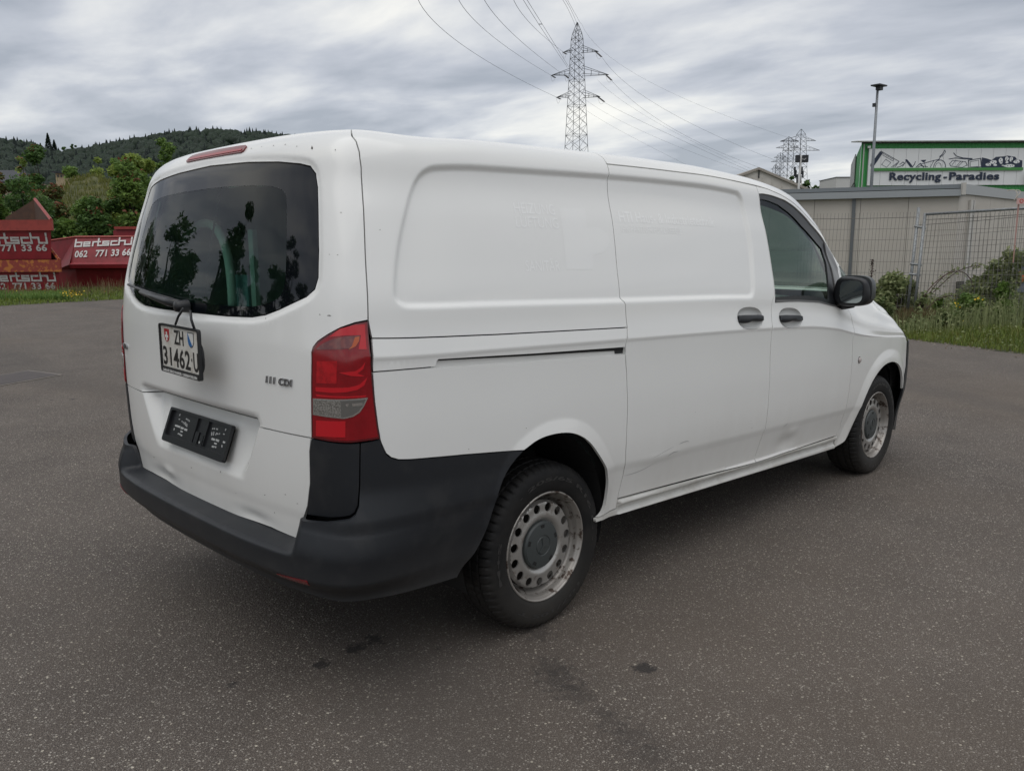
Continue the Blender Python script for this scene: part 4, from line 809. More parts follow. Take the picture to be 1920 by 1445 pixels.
def blobpts(blobs,n):
    """points near the surface and inside blobs (c,r3)"""
    w_=np.array([r[0]*r[1]+r[1]*r[2] for c,r in blobs]); k=rng.choice(len(blobs),n,p=w_/w_.sum()); C=np.array([b[0] for b in blobs])[k]; Rr=np.array([b[1] for b in blobs])[k]
    d=rng.normal(size=(n,3)); d/=np.linalg.norm(d,axis=1,keepdims=True); q=rng.uniform(.15,1,n)**.5
    q=q*(1+.22*np.sin(d[:,0]*5+C[:,0]*3)*np.sin(d[:,1]*6+C[:,1])*np.sin(d[:,2]*5)); return C+d*Rr*q[:,None]
LM={}
def shade(k):
    if k not in LM:
        LM[k]={'dark':leafmat('leaf_dark',(.026,.064,.018),(.105,.190,.050)),'mid':leafmat('leaf_mid',(.042,.095,.022),(.175,.275,.062)),'light':leafmat('leaf_light',(.075,.145,.026),(.27,.34,.075)),
        'red':leafmat('leaf_red_tips',(.036,.070,.020),(.140,.160,.046),c3=(.26,.10,.05)),'spruce':leafmat('needle_dark',(.006,.016,.010),(.018,.036,.020)),'weed':leafmat('leaf_weed',(.070,.120,.036),(.29,.32,.15)),
        'grass':leafmat('grass_blade',(.040,.085,.014),(.185,.235,.045)),'grassd':leafmat('grass_dry',(.10,.075,.035),(.22,.165,.085)),'grassy':leafmat('grass_yellow',(.060,.082,.016),(.17,.175,.040)),'redleaf':leafmat('leaf_reddish',(.10,.035,.020),(.24,.085,.045))}[k]
    return LM[k]
BARK=mat('bark',(.055,.045,.036),.9,noise=(8,.7,(.028,.024,.02),6))
def shrub(base,h,r,n,kind,size,label,group=None,name='shrub',cat='shrub',lumps=9,trunk=True,rtop=.6,low=.15,tips=0):
    lumps=max(lumps,int(2.4*h/r)); n=int(n*1.2); base=np.array(base,float); rr=np.random.RandomState(int(abs(base[0]*31+base[1]*17+h*7))%9999); bl=[]
    for i in range(lumps):
        z=low+(1-low)*(i+.6)/lumps; ang=rr.uniform(0,6.28); q=r*(1-(1-rtop)*z)*rr.uniform(.25,.75); s_=r*rr.uniform(.35,.6)*(1.1-.45*z)
        bl.append((base+[q*math.cos(ang),q*math.sin(ang),h*z*rr.uniform(.85,1.0)-s_*.35],(s_,s_,s_*rr.uniform(.6,.95))))
    e=empty(name,tuple(base),label=label,cat=cat,group=group); P=blobpts(bl,n)-base; P=P[P[:,2]>.02]; V,F=leafcloud(P,size)
    fast('foliage',V,F,shade(kind),e)
    if tips:
        V,F=leafcloud((blobpts([(c+[0,0,r_[2]*.8],(r_[0]*.6,r_[1]*.6,r_[2]*.35)) for c,r_ in bl[lumps//3:]],tips)-base),size*.9); fast('young_leaves',V,F,shade('redleaf'),e)
    if trunk:
        mb=MB(); mb.tube([(0,0,0),(r*.05,0,h*.3),(0,r*.04,h*.75)],[.05*h**.6,.035*h**.6,.008],6)
        for c,r_ in bl[::1]: c=c-base; mb.tube([(0,0,min(h*.15,c[2]*.4)),(c[0]*.5,c[1]*.5,c[2]*.72),tuple(c)],[.022*h**.5,.012*h**.5,.004],4,cap=False)
        mb.build('trunk' if cat=='tree' else 'stems',BARK,e)
    return e
def gz(px,D,z=0.): p=at(px,468,D); p[2]=z; return p
def zz_(py,D): b=(H_/2-py)/FOC; a=(H_/2-468)/FOC; return CAM[2]+D*(b-a)/(U_[2]-b*_f[2])
# left verge grass
n=26000; a=rng.uniform(-9,17,n); q=rng.uniform(0,1,n)**1.2*9.0; nl=np.array([-dl[1],dl[0],0]); P=e0+dl*a[:,None]+nl*(q[:,None]+.02+rng.uniform(-.06,.12,n)[:,None])
blades('verge_grass',P,.05+.11*rng.uniform(.3,1,n)*(.35+.65*np.clip(q/3,0,1)),.014,shade('grass'),.8,label='short green grass verge between the asphalt and the red skips',cat='grass',kind='stuff')
n=2600; a=rng.uniform(-9,17,n); q=rng.uniform(2.2,7.5,n); P=e0+dl*a[:,None]+nl*q[:,None]
blades('seed_grass',P,.30+.34*rng.uniform(0,1,n),.008,shade('grassd'),.3,label='tall thin brownish seeding grass in front of the red skips',cat='grass',kind='stuff')
n=9000; k=rng.uniform(0,1,n); D=rng.uniform(25,28.2,n); px=rng.uniform(-60,120,n); P=np.array([gz(x,d) for x,d in zip(px,D)])
blades('tall_grass',P,.10+.16*rng.uniform(.3,1,n),.012,shade('mid'),.55,label='dense tall green grass at the foot of the stacked skips',cat='grass',kind='stuff')
YEL=mat('yellow_petals',(.62,.42,.02),.6); n=70; px=np.concatenate([rng.normal(128,11,n),rng.uniform(10,220,18)]); D=np.concatenate([rng.normal(25.3,.35,n),rng.uniform(24.5,28,18)])
P=np.array([gz(x,d,.14+.14*rng.random()) for x,d in zip(px,D)]); V,F=leafcloud(P,.045,asp=1); fast('yellow_flowers',V,F,YEL,label='small yellow flowers scattered in the left grass verge',cat='flowers',kind='stuff')
# ------------------------------------------------------------ skips
SKR=mat('skip_red',(.25,.016,.024),.48,noise=(3.0,.45,(.085,.010,.010),8,.40,.7)); SKR2=mat('skip_rim_red',(.30,.040,.030),.5,noise=(6,.5,(.17,.022,.016),8)); SKRU=mat('skip_rim_worn',(.24,.035,.022),.55,noise=(5,.95,(.42,.14,.025),9,.50,.57))
SKIN=mat('skip_inside_rust',(.070,.038,.026),.85,noise=(2.5,.8,(.11,.055,.032),7)); SKW=mat('skip_white_paint',(.46,.45,.43),.6,noise=(9,.8,(.26,.12,.11),8,.55,.68)); SKL=mat('skip_white_clean',(.62,.61,.59),.6)
STR=[[(0,1.5),(0,0),(.82,0),(.82,.85),(.18,.85)],[(1.95,0),(1.15,0),(1.15,.85),(1.9,.85),(1.9,.42),(1.2,.42)],[(2.35,0),(2.35,.85),(3.3,.85)],[(3.05,1.5),(3.05,0),(4.45,0),(4.45,.42),(3.7,.42),(3.7,.85),(4.45,.85)],[(5.5,.85),(4.8,.85),(4.8,.0),(5.5,0)],[(5.5,0),(5.85,0),(5.85,1.5)],[(5.85,.85),(6.65,.85),(6.65,0),(7.5,0),(7.5,.85)],[(7.5,1.25),(7.5,1.48)]]
def bertschi(o,ax,az,n,wd,mt,parent,clip=None):
    """stroke lettering of total width wd starting at o"""
    sc=wd/7.6; mb=MB(); hw=.105*sc
    for st in STR:
        for i in range(len(st)-1):
            a=np.array(st[i])*sc*[1,.66]; b=np.array(st[i+1])*sc*[1,.66]; d=b-a; L_=np.hypot(*d); d/=L_; p=np.array([-d[1],d[0]]); a=a-d*hw*(1 if i else 1); b=b+d*hw
            mb.prism([a+p*hw,a-p*hw,b-p*hw,b+p*hw],o+n*(.004+.0008*i),ax,az,n,.004)
    return mb.build('painted_name',mt,parent)
def digits(tx,o,ax,az,n,h,wd,mt,parent):
    V,F=text_mesh(tx,h/.72,.012*h/.3,1.05,.002); V=np.array(V); V[:,0]*=wd/V[:,0].max(); W=[o+ax*v[0]+az*v[1]+n*(.006+v[2]) for v in V]; return fast('painted_number',W,F,mt,parent)
def openskip(pr,D,zb,zr,zk,px_l,label,rimmat,textmat,apex=None,rimh=.42):
    """right end at px pr; front low rim at zr, back high at zk; extends left to px_l"""
    e=empty('skip',tuple(gz(pr,D,zb)),label=label,cat='skip'); O=gz(pr,D); ax=Rh.copy(); bk=Fh.copy(); Lg=(pr-px_l)*D/FOC; base=np.array(gz(pr,D,zb))
    up=np.array([0,0,1.]); fr_=lambda u_,v_,z: O+ax*u_+bk*v_+up*z-base
    # outer shell: front, bottom, back, ends, with inner faces 4 cm in
    f0=fr_(-.25,.22,zb); zk0=zk; zk=zk if apex is None else zr+.02; f1=fr_(0,0,zr); b1=fr_(-1.80,2.3,zk); b0=fr_(-1.75,2.0,zb); l=-ax*Lg
    mb=MB(); mb.add([f0,f1,f1+l,f0+l],[(0,1,2,3)]); mb.add([f0,f1,b1,b0],[(3,2,1,0)]); mb.add([b0,b1,b1+l,b0+l],[(0,3,2,1)]); mb.add([f0,b0,b0+l,f0+l],[(0,1,2,3)])
    mb.build('skip_body',SKR,e)
    i1=f1+bk*.05-ax*.05; i0=f0+bk*.05-ax*.05; j1=b1-bk*.05-ax*.05; j0=b0-bk*.05-ax*.05; mb=MB(); mb.add([i0,i1,i1+l,i0+l],[(3,2,1,0)]); mb.add([i0,i1,j1,j0],[(0,1,2,3)]); mb.add([j0,j1,j1+l,j0+l],[(0,1,2,3)]); mb.add([i0+up*.06,j0+up*.06,j0+up*.06+l,i0+up*.06+l],[(3,2,1,0)]); mb.build('skip_inside',SKIN,e)
    t_=up*rimh; mb=MB(); mb.add([f1+l-bk*.05,f1-bk*.05+ax*.04,f1-bk*.05+ax*.04-t_,f1+l-bk*.05-t_,f1+l+bk*.05,f1+bk*.05+ax*.04,f1+bk*.05-t_+ax*.04,f1+l+bk*.05-t_],[(0,1,2,3),(4,7,6,5),(0,4,5,1),(3,2,6,7),(1,5,6,2)]); mb.build('front_rim',rimmat,e)
    if apex is None: MB().tube([f1+up*.0,b1],.055,4).build('side_rim',rimmat,e)
    if apex:   # raised back wall, its top falling away to the left
        ap=fr_(-1.80,2.3,zk0); tl=at(apex[0],apex[1],D+2.5)-base; dn_=b1-up*.3; MB().add([ap,tl,tl-up*.5,dn_,ap+bk*.06,tl+bk*.06,tl-up*.5+bk*.06,dn_+bk*.06],[(0,1,2,3),(7,6,5,4),(0,4,5,1)]).build('end_wall',SKIN,e); MB().add([f1,ap,b1,f1-ax*.05,ap-ax*.05,b1-ax*.05],[(0,1,2),(5,4,3),(0,3,4,1)]).build('side_wall',SKIN,e); MB().tube([f1,ap],.06,4).build('side_rim',SKR2,e)
    bz=zr-rimh-.06; n_=-bk
    return e,O,base,ax,up,n_
D=29.0
pxm=FOC/D
lz=lambda y: zz_(y,D)
e1s,O,base,ax,up,nn=openskip(109,D,-.15,lz(483),zz_(443,31.3),-75,'lowest red skip of the stack with an orange worn front rim','skip' and SKRU,SKW)
e2s,O2,base2,_,_,_=openskip(101,D,lz(483)+.02,lz(408),zz_(369,31.3),-75,'upper red skip nested on top with a rusty raised end wall',SKR2,SKW,apex=(10,408),rimh=lz(408)-lz(428))
# lettering follows the sloping fronts
def slope_axes(D,ztop,zbot,inset_):
    a=np.array([0,0,ztop-zbot])+(-Fh*inset_); a/=np.linalg.norm(a); n=np.cross(a,Rh); n=n if n@Fh<0 else -n; return a,n
for (y0,y1,x0,x1,dx0,dx1,dy,par,bs,zt,zb_) in [(512,-1,-26,97,14,92,539,e1s,base,lz(483),-.15),(441,-1,-44,88,0,86,466,e2s,base2,lz(408),lz(483)+.02)]:
    az,n_=slope_axes(D,zt,zb_,.22)
    def on(px,py):
        z=zz_(py,D); v_=.22*(zt-z)/(zt-zb_); p=at(px,py,D); p=gz(px,D,z)+Fh*v_; return p+n_*.012-bs
    hgt=(11 if par is e1s else 11)
    bertschi(on(x0,y0+hgt-1),Rh,az,n_,(x1-x0)/pxm,SKW,par)
    digits('062  771 33 66',on(x0-4,dy-1 if par is e1s else dy+0),Rh,az,n_,12/pxm,(x1-x0)/pxm,SKW,par)
# right skip with folded front
D3=33.0; E3=empty('skip',tuple(gz(128,D3)),label='closed red skip with clean white lettering standing right of the stack',cat='skip'); b3=np.array(gz(128,D3)); Lg=6.0
def c3(u_,v_,z): return Rh*u_+Fh*v_+np.array([0,0,z])
z3=lambda y: zz_(y,D3)
prof=[(.62,z3(441)),(.12,z3(488)),(-.02,z3(492)),(.02,z3(499)),(.42,z3(502)),(.62,-.1),(2.4,-.1),(2.6,z3(441))]
a_=.16 # skew: receding to the right slightly towards the camera
sk=np.array([1,0,0]); mb=MB(); k=len(prof)
dirR=Rh*math.cos(.15)-Fh*math.sin(-.0)*0+Rh*0
L0=[c3(0,v,z) for v,z in prof]; L1=[c3(Lg,v-.0,z+.42*Lg/6*0) for v,z in prof]
mb.add(L0+L1,[(i,(i+1)%k,k+(i+1)%k,k+i) for i in range(k-1)]+[tuple(range(k))[::-1],tuple(range(k,2*k))]); 
mb.build('skip_body',SKR,E3,sharp=20)
e_=[c3(-1.40,1.1,z3(447)-.02),c3(-1.05,.9,z3(498)-.1),c3(-1.0,1.0,-.1)]
mb=MB(); mb.add([L0[0],L0[2],L0[4],L0[5],e_[0],e_[1],e_[2],L0[7],L0[6]],[(0,4,5,1),(1,5,2),(2,5,6,3),(4,7,8,6,5)]); mb.build('end_plate',SKR,E3)
MB().tube([np.array(L0[0])+[0,0,.02],np.array(L1[0])+[0,0,.02]],.05,4).build('top_rim',SKR2,E3); MB().tube([np.array(e_[0])+[0,0,.02],np.array(L0[0])+[0,0,.02]],.04,4).build('top_rim',SKR2,E3)
az=np.array(L0[0])-np.array(L0[1]); hh=np.linalg.norm(az); az/=hh; n3=np.cross(az,Rh); n3=n3 if n3@Fh<0 else -n3
pm3=FOC/D3
def on3(px,py): z=z3(py); f_=(z-prof[1][1])/(prof[0][1]-prof[1][1]); return Rh*((px-128)/pm3)+Fh*(.12+.5*f_)+np.array([0,0,z])+n3*.012
bertschi(on3(131,458.5),Rh*1.0+np.array([0,0,.035]),az,n3,108/pm3,SKL,E3); digits('062   771 33 66',on3(133,479),Rh+np.array([0,0,.035]),az,n3,13.5/pm3,106/pm3,SKL,E3)
# fourth skip behind
E4=empty('skip',tuple(gz(215,37)),label='red skip whose rim just shows behind the lettered skip',cat='skip'); zt=zz_(424,37)
MB().prism([(0,0),(3,0),(3,zt),(.3,zt),(0,zt-.12)],(0,0,0),Rh,(0,0,1),Fh,1.6).build('skip_body',SKR,E4); MB().box(Rh*1.6+np.array([0,0,zt]),(3,.2,.12),math.atan2(Rh[1],Rh[0])).build('top_rim',SKR2,E4)
# ------------------------------------------------------------ shrubs, trees, hill (left)
def S_(px,py,D,wpx,n,kind,size,label,tips=0,**k):
    h=zz_(py,D)*1.13+k.pop('zb',0); r=wpx*D/FOC; b=gz(px,D,-k.pop('sink',0)); return shrub(b,h,r,n,kind,size,label,tips=tips,**k)
S_(62,350,37.5,85,9000,'dark',.19,'dark green shrub behind the stacked skips',group='shrubs behind the skips',lumps=12)
S_(5,338,39.5,70,8500,'mid',.19,'leafy shrub at the left edge of the photo behind the upper skip',tips=350,group='shrubs behind the skips',lumps=12)
S_(150,378,38,72,8500,'mid',.20,'broad green shrub between the stacked skips and the lettered skip',group='shrubs behind the skips',lumps=14)
S_(205,368,38.5,70,8500,'dark',.20,'dark leafy shrub above the lettered skip next to the van',tips=200,group='shrubs behind the skips',lumps=14)
S_(255,318,39.5,75,8500,'mid',.22,'tall green shrub partly hidden behind the van rear corner',tips=300,group='shrubs behind the skips',lumps=16,zb=0)
S_(105,352,40,58,6000,'red',.20,'shrub with reddish leaf tips behind the rusty end wall',tips=420,group='shrubs behind the skips',lumps=11)
S_(93,292,47,48,9000,'dark',.22,'tall dark sapling with orange top leaves left of the mound',tips=350,lumps=14,rtop=.5,cat='tree',name='broadleaf_tree')
S_(245,280,50,48,9000,'light',.25,'light green young tree with yellowish leaves beside the van rear corner',lumps=15,rtop=.55,cat='tree',name='broadleaf_tree')
S_(275,275,54,42,4200,'light',.25,'light green young tree half hidden by the van roof edge',lumps=13,rtop=.55,cat='tree',name='broadleaf_tree')
S_(325,262,62,36,3200,'mid',.28,'green treetop showing just above the van roof near the brake light',lumps=12,rtop=.55,cat='tree',name='broadleaf_tree')
S_(2,318,48,24,2200,'red',.22,'slim reddish sapling at the left edge above the dark roof',tips=350,lumps=9,cat='tree',name='broadleaf_tree')
S_(55,292,49,16,900,'light',.20,'thin pale sapling in front of the dark roof',tips=160,lumps=6,cat='tree',name='broadleaf_tree')
S_(22,338,46,48,5500,'red',.22,'bush with pinkish young leaves below the dark roof',tips=560,lumps=10,group='bushes below the dark roof'); S_(62,342,45,38,4200,'dark',.22,'dark bush below the right end of the dark roof',tips=160,lumps=9,group='bushes below the dark roof')
S_(145,312,95,30,2000,'mid',.45,'round green bush beyond the mound next to the small beige house',lumps=9); S_(195,309,96,32,2200,'light',.45,'round light green bush beyond the middle of the mound',lumps=9); S_(232,315,92,22,1500,'mid',.45,'green bush beyond the right end of the mound',lumps=8)
# mound
MO=mat('mound_grass',(.070,.078,.028),.9,noise=(.8,.9,(.12,.115,.045),6)); 
def mound():
    nx,ny=44,26; V=[];F=[]
    for i in range(nx):
        px=90+i*(185/(nx-1))
        for j in range(ny):
            D=56+j*1.1; q=math.sin(math.pi*min(1,max(0,(i/(nx-1)))))**.35; p=gz(px,D); zt=zz_(329,70)*q; z=zt*min(1,(j/11.)**.75)*(1+.02*math.sin(i*.7+j)); p[2]=z-.2; V.append(p)
    for i in range(nx-1):
        for j in range(ny-1): F.append((i*ny+j,(i+1)*ny+j,(i+1)*ny+j+1,i*ny+j+1))
    fast('mound',V,np.array(F),MO,smooth=True,kind='structure'); V=np.array(V); 
    idx=rng.integers(0,len(V),15000); P=V[idx]+rng.normal(0,.35,(15000,3))*[1,1,0]; blades('meadow_grass',P,.22+.30*rng.random(15000),.022,shade('grassy'),.4,label='tall yellow green meadow grass covering the mound',cat='grass',kind='stuff')
mound()
# dark roofed building and small beige house
def wallbox(name,px0,px1,D,zt,dep,mt,parent,z0=-.1): 
    a=gz(px0,D); b=gz(px1,D); d=b-a; L_=np.linalg.norm(d); c=(a+b)/2+Fh*dep/2; o=np.array(parent.location) if parent else 0
    return MB().box(c+np.array([0,0,(zt+z0)/2])-o,(L_,dep,zt-z0),math.atan2(d[1],d[0])).build(name,mt,parent)
DB=empty('building',tuple(gz(30,85)),label='low building with a long dark roof behind the left bushes',cat='building'); WB=mat('beige_wall',(.33,.26,.20),.8,noise=(1,.4,(.24,.18,.14),4)); RD=mat('dark_roof',(.022,.024,.030),.6)
wallbox('wall',-60,64,85,zz_(337,85),8,WB,DB); o=np.array(DB.location); za,zb_=zz_(336,84.5),zz_(313,88)
p=[gz(-70,84.3,za)-o,gz(66,84.3,za)-o,gz(62,89,zb_)-o,gz(-70,89,zb_)-o]; MB().add(p+[q-np.array([0,0,.2]) for q in p],[(0,1,2,3),(7,6,5,4),(0,4,5,1),(1,5,6,2),(2,6,7,3),(3,7,4,0)]).build('roof',RD,DB)
BH=empty('house',tuple(gz(131,120)),label='small beige house with window openings at the top of the mound',cat='house'); HB=mat('house_beige',(.42,.33,.21),.8,noise=(1.2,.5,(.30,.22,.15),5)); o=np.array(BH.location)
wallbox('wall',117,144,120,zz_(321,120),5,HB,BH)
MB().prism([(-1.3,zz_(320,120)),(1.3,zz_(323,120)),(1.3,zz_(325,120)+.35),(-1.3,zz_(317,120))],-Fh*.5,Rh,(0,0,1),Fh,6).build('roof',RD,BH)
for k in range(4): MB().box(Rh*(-.75+k*.5)-Fh*.03+np.array([0,0,zz_(326,120)]),(.22,.05,.38),math.atan2(Rh[1],Rh[0])).build('window',mat('window_dark',(.05,.045,.04),.3) if 'window_dark' not in bpy.data.materials else bpy.data.materials['window_dark'],BH)
# parked white vehicle at the left edge
def simplecar(o,yaw,Lc,Hc,Wc,mt,label,boxy=False):
    e=empty('parked_car',tuple(o),yaw,label=label,cat='car'); P=[(0,.28),(.02,.62),(.05,.85),(.14,Hc*.98),(.55*Lc,Hc),(.72*Lc,Hc*.64),(Lc*.97,Hc*.56),(Lc,.5),(Lc,.28)] if not boxy else [(0,.3),(0,Hc*.95),(.05,Hc),(Lc*.72,Hc),(Lc*.86,Hc*.6),(Lc,Hc*.5),(Lc,.3)]
    mb=MB(); k=len(P); V=[];
    for y,sc in ((-Wc/2,.97),(-Wc/2+.08,1),(Wc/2-.08,1),(Wc/2,.97)):
        for x,z in P: V.append((Lc/2+(x-Lc/2)*sc,y*(1-.13*max(0,(z-.8)/Hc)),.28+(z-.28)*sc))
    mb.add(V,[(r*k+i,r*k+(i+1)%k,(r+1)*k+(i+1)%k,(r+1)*k+i) for r in range(3) for i in range(k)]+[tuple(range(k)),tuple(range(3*k,4*k))[::-1]]); mb.build('body',mt,e,smooth=True,sharp=30)
    for sx in (.17,.80):
        for sy in (-1,1): MB().lathe([(.0,.01),(.20,.01),(.21,.0),(.31,0),(.31,-.2)],(Lc*sx,sy*(Wc/2+.005),.31),(0,sy,0),20).build('wheel',RUBBER,e)
    gw=[(Lc*.14,Hc*.66),(Lc*.17,Hc*.93),(Lc*.53,Hc*.94),(Lc*.66,Hc*.66)]
    for sy in (-1,1): MB().prism([(a,b) for a,b in gw],(0,sy*(Wc/2*.955),0),(1,0,0),(0,0,1),(0,sy,0),.02).build('side_window',BLACKG,e); MB().box((.02,sy*(Wc/2-.16),.86),(.05,.2,.24)).build('tail_lamp',RED,e)
    MB().box((.0,0,Hc*.80),(.1,Wc*.74,Hc*.22)).build('rear_window',BLACKG,e); MB().box((-.03,0,.42),(.12,Wc*.95,.22)).build('bumper',PLAST,e); return e
simplecar(gz(-44,62,zz_(371,62)-.15),YAW+.2,4.2,1.9,1.8,mat('car_white',(.6,.61,.62),.3,coat=.5),'white vehicle peeking through the bushes at the left edge',True)
# forested hill
def hill():
    RX=[-400,-60,0,60,100,140,190,240,290,330,380,450,530,620,760,900,1100]; RY=[250,258,264,272,290,286,276,266,257,250,246,247,255,268,300,345,400]
    nx,ny=90,14; V=[];F=[]
    fy=lambda px,j: (360-(360-(np.interp(px,RX,RY)+9))*(j/(ny-1))**.8)
    for i in range(nx):
        px=-400+i*(1500/(nx-1))
        for j in range(ny): D=300+j*60; V.append(at(px,fy(px,j),D) if j<ny-1 else gz(px,D+60,0))
    V=[np.array(v) for v in V]
    for i in range(nx): V[i*ny][2]=-1
    for i in range(nx-1):
        for j in range(ny-1): F.append((i*ny+j,(i+1)*ny+j,(i+1)*ny+j+1,i*ny+j+1))
    fast('hill',V,np.array(F),mat('hill_ground',(.008,.017,.010),.95),smooth=True,kind='structure')
    mb_=[];fb=[];n0=0; N_=3000; cols=[]
    for k in range(N_):
        px=rng.uniform(-120,640); j=rng.uniform(0,1)**.8*(ny-2); 
        if k<420: j=ny-2
        D=300+j*60; y=360-(360-(np.interp(px,RX,RY)+9))*(j/(ny-1))**.8; b=at(px,y,D); con=rng.random()<(.42 if k<420 else .3); h=D/1000*(rng.uniform(9,17) if con else rng.uniform(9,13))*1.15; r=h*(.20 if con else .50)
        sg=7
        prof=[(r,.05),(r*.75,.35),(r*.42,.68),(.0,1.)] if con else [(r*.8,.1),(r*1.05,.40),(r*.9,.7),(r*.45,.93),(0,1.)]
        a=np.linspace(0,2*np.pi,sg,endpoint=False)+rng.uniform(0,1)
        V_=np.concatenate([np.stack([rr*np.cos(a)*rng.uniform(.72,1.25,sg),rr*np.sin(a)*rng.uniform(.72,1.25,sg),np.full(sg,zf*h)+rng.uniform(-.04,.04,sg)*h*(rr>0)],1) for rr,zf in prof])+b-np.array([0,0,h*.12]); K=len(prof)
        F_=np.array([(n0+i*sg+q,n0+i*sg+(q+1)%sg,n0+(i+1)*sg+(q+1)%sg,n0+(i+1)*sg+q) for i in range(K-1) for q in range(sg)]); mb_.append(V_); fb.append(F_); n0+=K*sg; cols+=[0 if con else 1]*len(F_)
    HA=leafmat('forest_conifer',(.006,.015,.012),(.012,.026,.020)); HB_=leafmat('forest_broadleaf',(.009,.022,.012),(.020,.042,.021))
    fast('hill_forest',np.concatenate(mb_),np.concatenate(fb),mats=[HA,HB_],mi=cols,label='dense dark forest covering the hill on the left horizon',cat='forest',kind='stuff')
hill()
def conifer(base,h,r,n,label,size,kind='spruce',**k):
    e=empty('spruce_tree',tuple(base),label=label,cat='tree',**k); z=rng.uniform(.08,1,n)**.85; a=rng.uniform(0,6.28,n); lay=.62+.38*np.abs(np.sin(z*h*1.7+a*.5)); q=r*(1-z)**.8*lay*rng.uniform(.2,1,n)**.5
    P=np.stack([q*np.cos(a),q*np.sin(a),z*h-q*.25],1); V,F=leafcloud(P,size,asp=.4); fast('crown',V,F,shade(kind),e); MB().tube([(0,0,0),(0,0,h*.98)],[h*.018,.02],6).build('trunk',BARK,e)
conifer(at(93,296,1040),30.,8.,2600,'tall dark spruce standing out against the sky above the mound',1.7)
conifer(at(104,296,1045),22.,6.5,1800,'smaller spruce directly right of the tallest spruce',1.6)
conifer(at(78,296,1050),18.,4.5,1300,'narrow spruce directly left of the tallest spruce',1.6)
for px,py,w_,lb in [(6,265,26,'leftmost dark round tree on the skyline'),(28,268,22,'dark round tree on the skyline above the dark roof'),(45,263,14,'pointed dark tree on the skyline right of the dark roof'),(58,283,16,'low dark tree left of the tall spruce'),(140,270,10,'thin open tree on the skyline right of the tall spruce'),(122,276,12,'small dark tree on the skyline between spruce and open tree')]:
    shrub(at(px,300,1040),(300-py)*1040/FOC,w_*.62*1040/FOC,1500,'dark',2.2,lb,cat='tree',name='broadleaf_tree',lumps=9,low=.2,rtop=.8,trunk=False)
# ------------------------------------------------------------ right side: grey workshop
ZT=2.965
GW=mat('grey_panel_wall',(.50,.465,.41),.6,noise=(.9,.5,(.42,.385,.335),6)); GF=mat('gutter_grey',(.33,.35,.36),.4,metal=.3); GT=mat('trim_grey',(.13,.14,.145),.5,metal=.2); WH=mat('white_profile',(.50,.48,.44),.5)
WS=empty('workshop',tuple(gz(1790,21)),label='low grey panelled workshop with a metal gutter behind the mesh fence',cat='building'); o=np.array(WS.location)
Kc=gz(1790,21.1); La=gz(1480,22.6); Lb=gz(1240,23.9); Rb=gz(2080,31.5); 
def wallstrip(a,b,z0,z1,th,mt,name,nrm_=None,seams=None):
    d=b-a; L_=np.linalg.norm(d); d/=L_; n=np.array([-d[1],d[0],0]); n=n if n@(CAM-a)>0 else -n
    return MB().add([a-o+n*th+[0,0,z0],b-o+n*th+[0,0,z0],b-o+n*th+[0,0,z1],a-o+n*th+[0,0,z1],a-o-n*.1+[0,0,z0],b-o-n*.1+[0,0,z0],b-o-n*.1+[0,0,z1],a-o-n*.1+[0,0,z1]],[(0,1,2,3),(4,7,6,5),(0,4,5,1),(3,2,6,7),(0,3,7,4),(1,5,6,2)]).build(name,mt,WS),d,n,L_
dL=(Lb-Kc)/np.linalg.norm(Lb-Kc); dR=(Rb-Kc)/np.linalg.norm(Rb-Kc)
for base_,d_,Lw in ((Kc,dL,np.linalg.norm(Lb-Kc)),(Kc,dR,np.linalg.norm(Rb-Kc))):
    k=0; x=0.
    while x<Lw: 
        x2=min(x+1.15,Lw); wallstrip(base_+d_*(x+.006),base_+d_*(x2-.006),0,ZT-.02,0,GW,'wall_panel'); x=x2
wallstrip(Kc+dL*.0,Kc+dL*np.linalg.norm(Lb-Kc),-.1,ZT-.04,-.02,mat('joint_dark',(.15,.14,.125),.8),'wall_core'); wallstrip(Kc,Rb,-.1,ZT-.04,-.02,bpy.data.materials['joint_dark'],'wall_core')
wallstrip(Kc-dL*.12,Lb,ZT-.19,ZT-.02,.16,GF,'gutter'); wallstrip(Kc-dL*.10,Lb,ZT-.0,ZT+.10,.12,mat('fascia_blue_grey',(.19,.21,.225),.5),'fascia'); wallstrip(Kc+dR*.05,Rb,ZT-.13,ZT+.12,.06,mat('fascia_light',(.36,.375,.375),.5),'fascia')
MB().box(Kc-o+np.array([0,0,ZT-.02])-Fh*.18,(.09,.09,.30),YAW).build('gutter_end',WH,WS)
mb=MB(); mb.add([Kc-o+[0,0,ZT+.05],Lb-o+[0,0,ZT+.05],Lb-o+Fh*9+[0,0,ZT+.02],Kc-o+Fh*9+[0,0,ZT+.02]],[(0,1,2,3)]); mb.add([Kc-o+[0,0,ZT+.04],Rb-o+[0,0,ZT+.04],Kc-o+Fh*9+[0,0,ZT+.02]],[(0,1,2)]); mb.build('roof',GT,WS)
pv=gz(1596,22); t_=((pv-Kc)@dL); p_=Kc+dL*t_; q_=np.array([-dL[1],dL[0],0]); q_=q_ if q_@(CAM-Kc)>0 else -q_
MB().box(p_-o+q_*.03+np.array([0,0,ZT/2-.1]),(.09,.05,ZT-.2),math.atan2(dL[1],dL[0])).build('trim_strip',GT,WS)
for off_,w_,mt_ in ((.22,.10,WH),(.40,.05,WH),(.31,.07,GT)):
    p_=Kc+dR*(off_+.55); q_=np.array([-dR[1],dR[0],0]); q_=q_ if q_@(CAM-Kc)>0 else -q_; MB().box(p_-o+q_*.035+np.array([0,0,ZT/2-.12]),(w_*1.6,.06 if mt_ is WH else .03,ZT-.28),math.atan2(dR[1],dR[0])).build('white_profile' if mt_ is WH else 'profile_channel',mt_,WS)
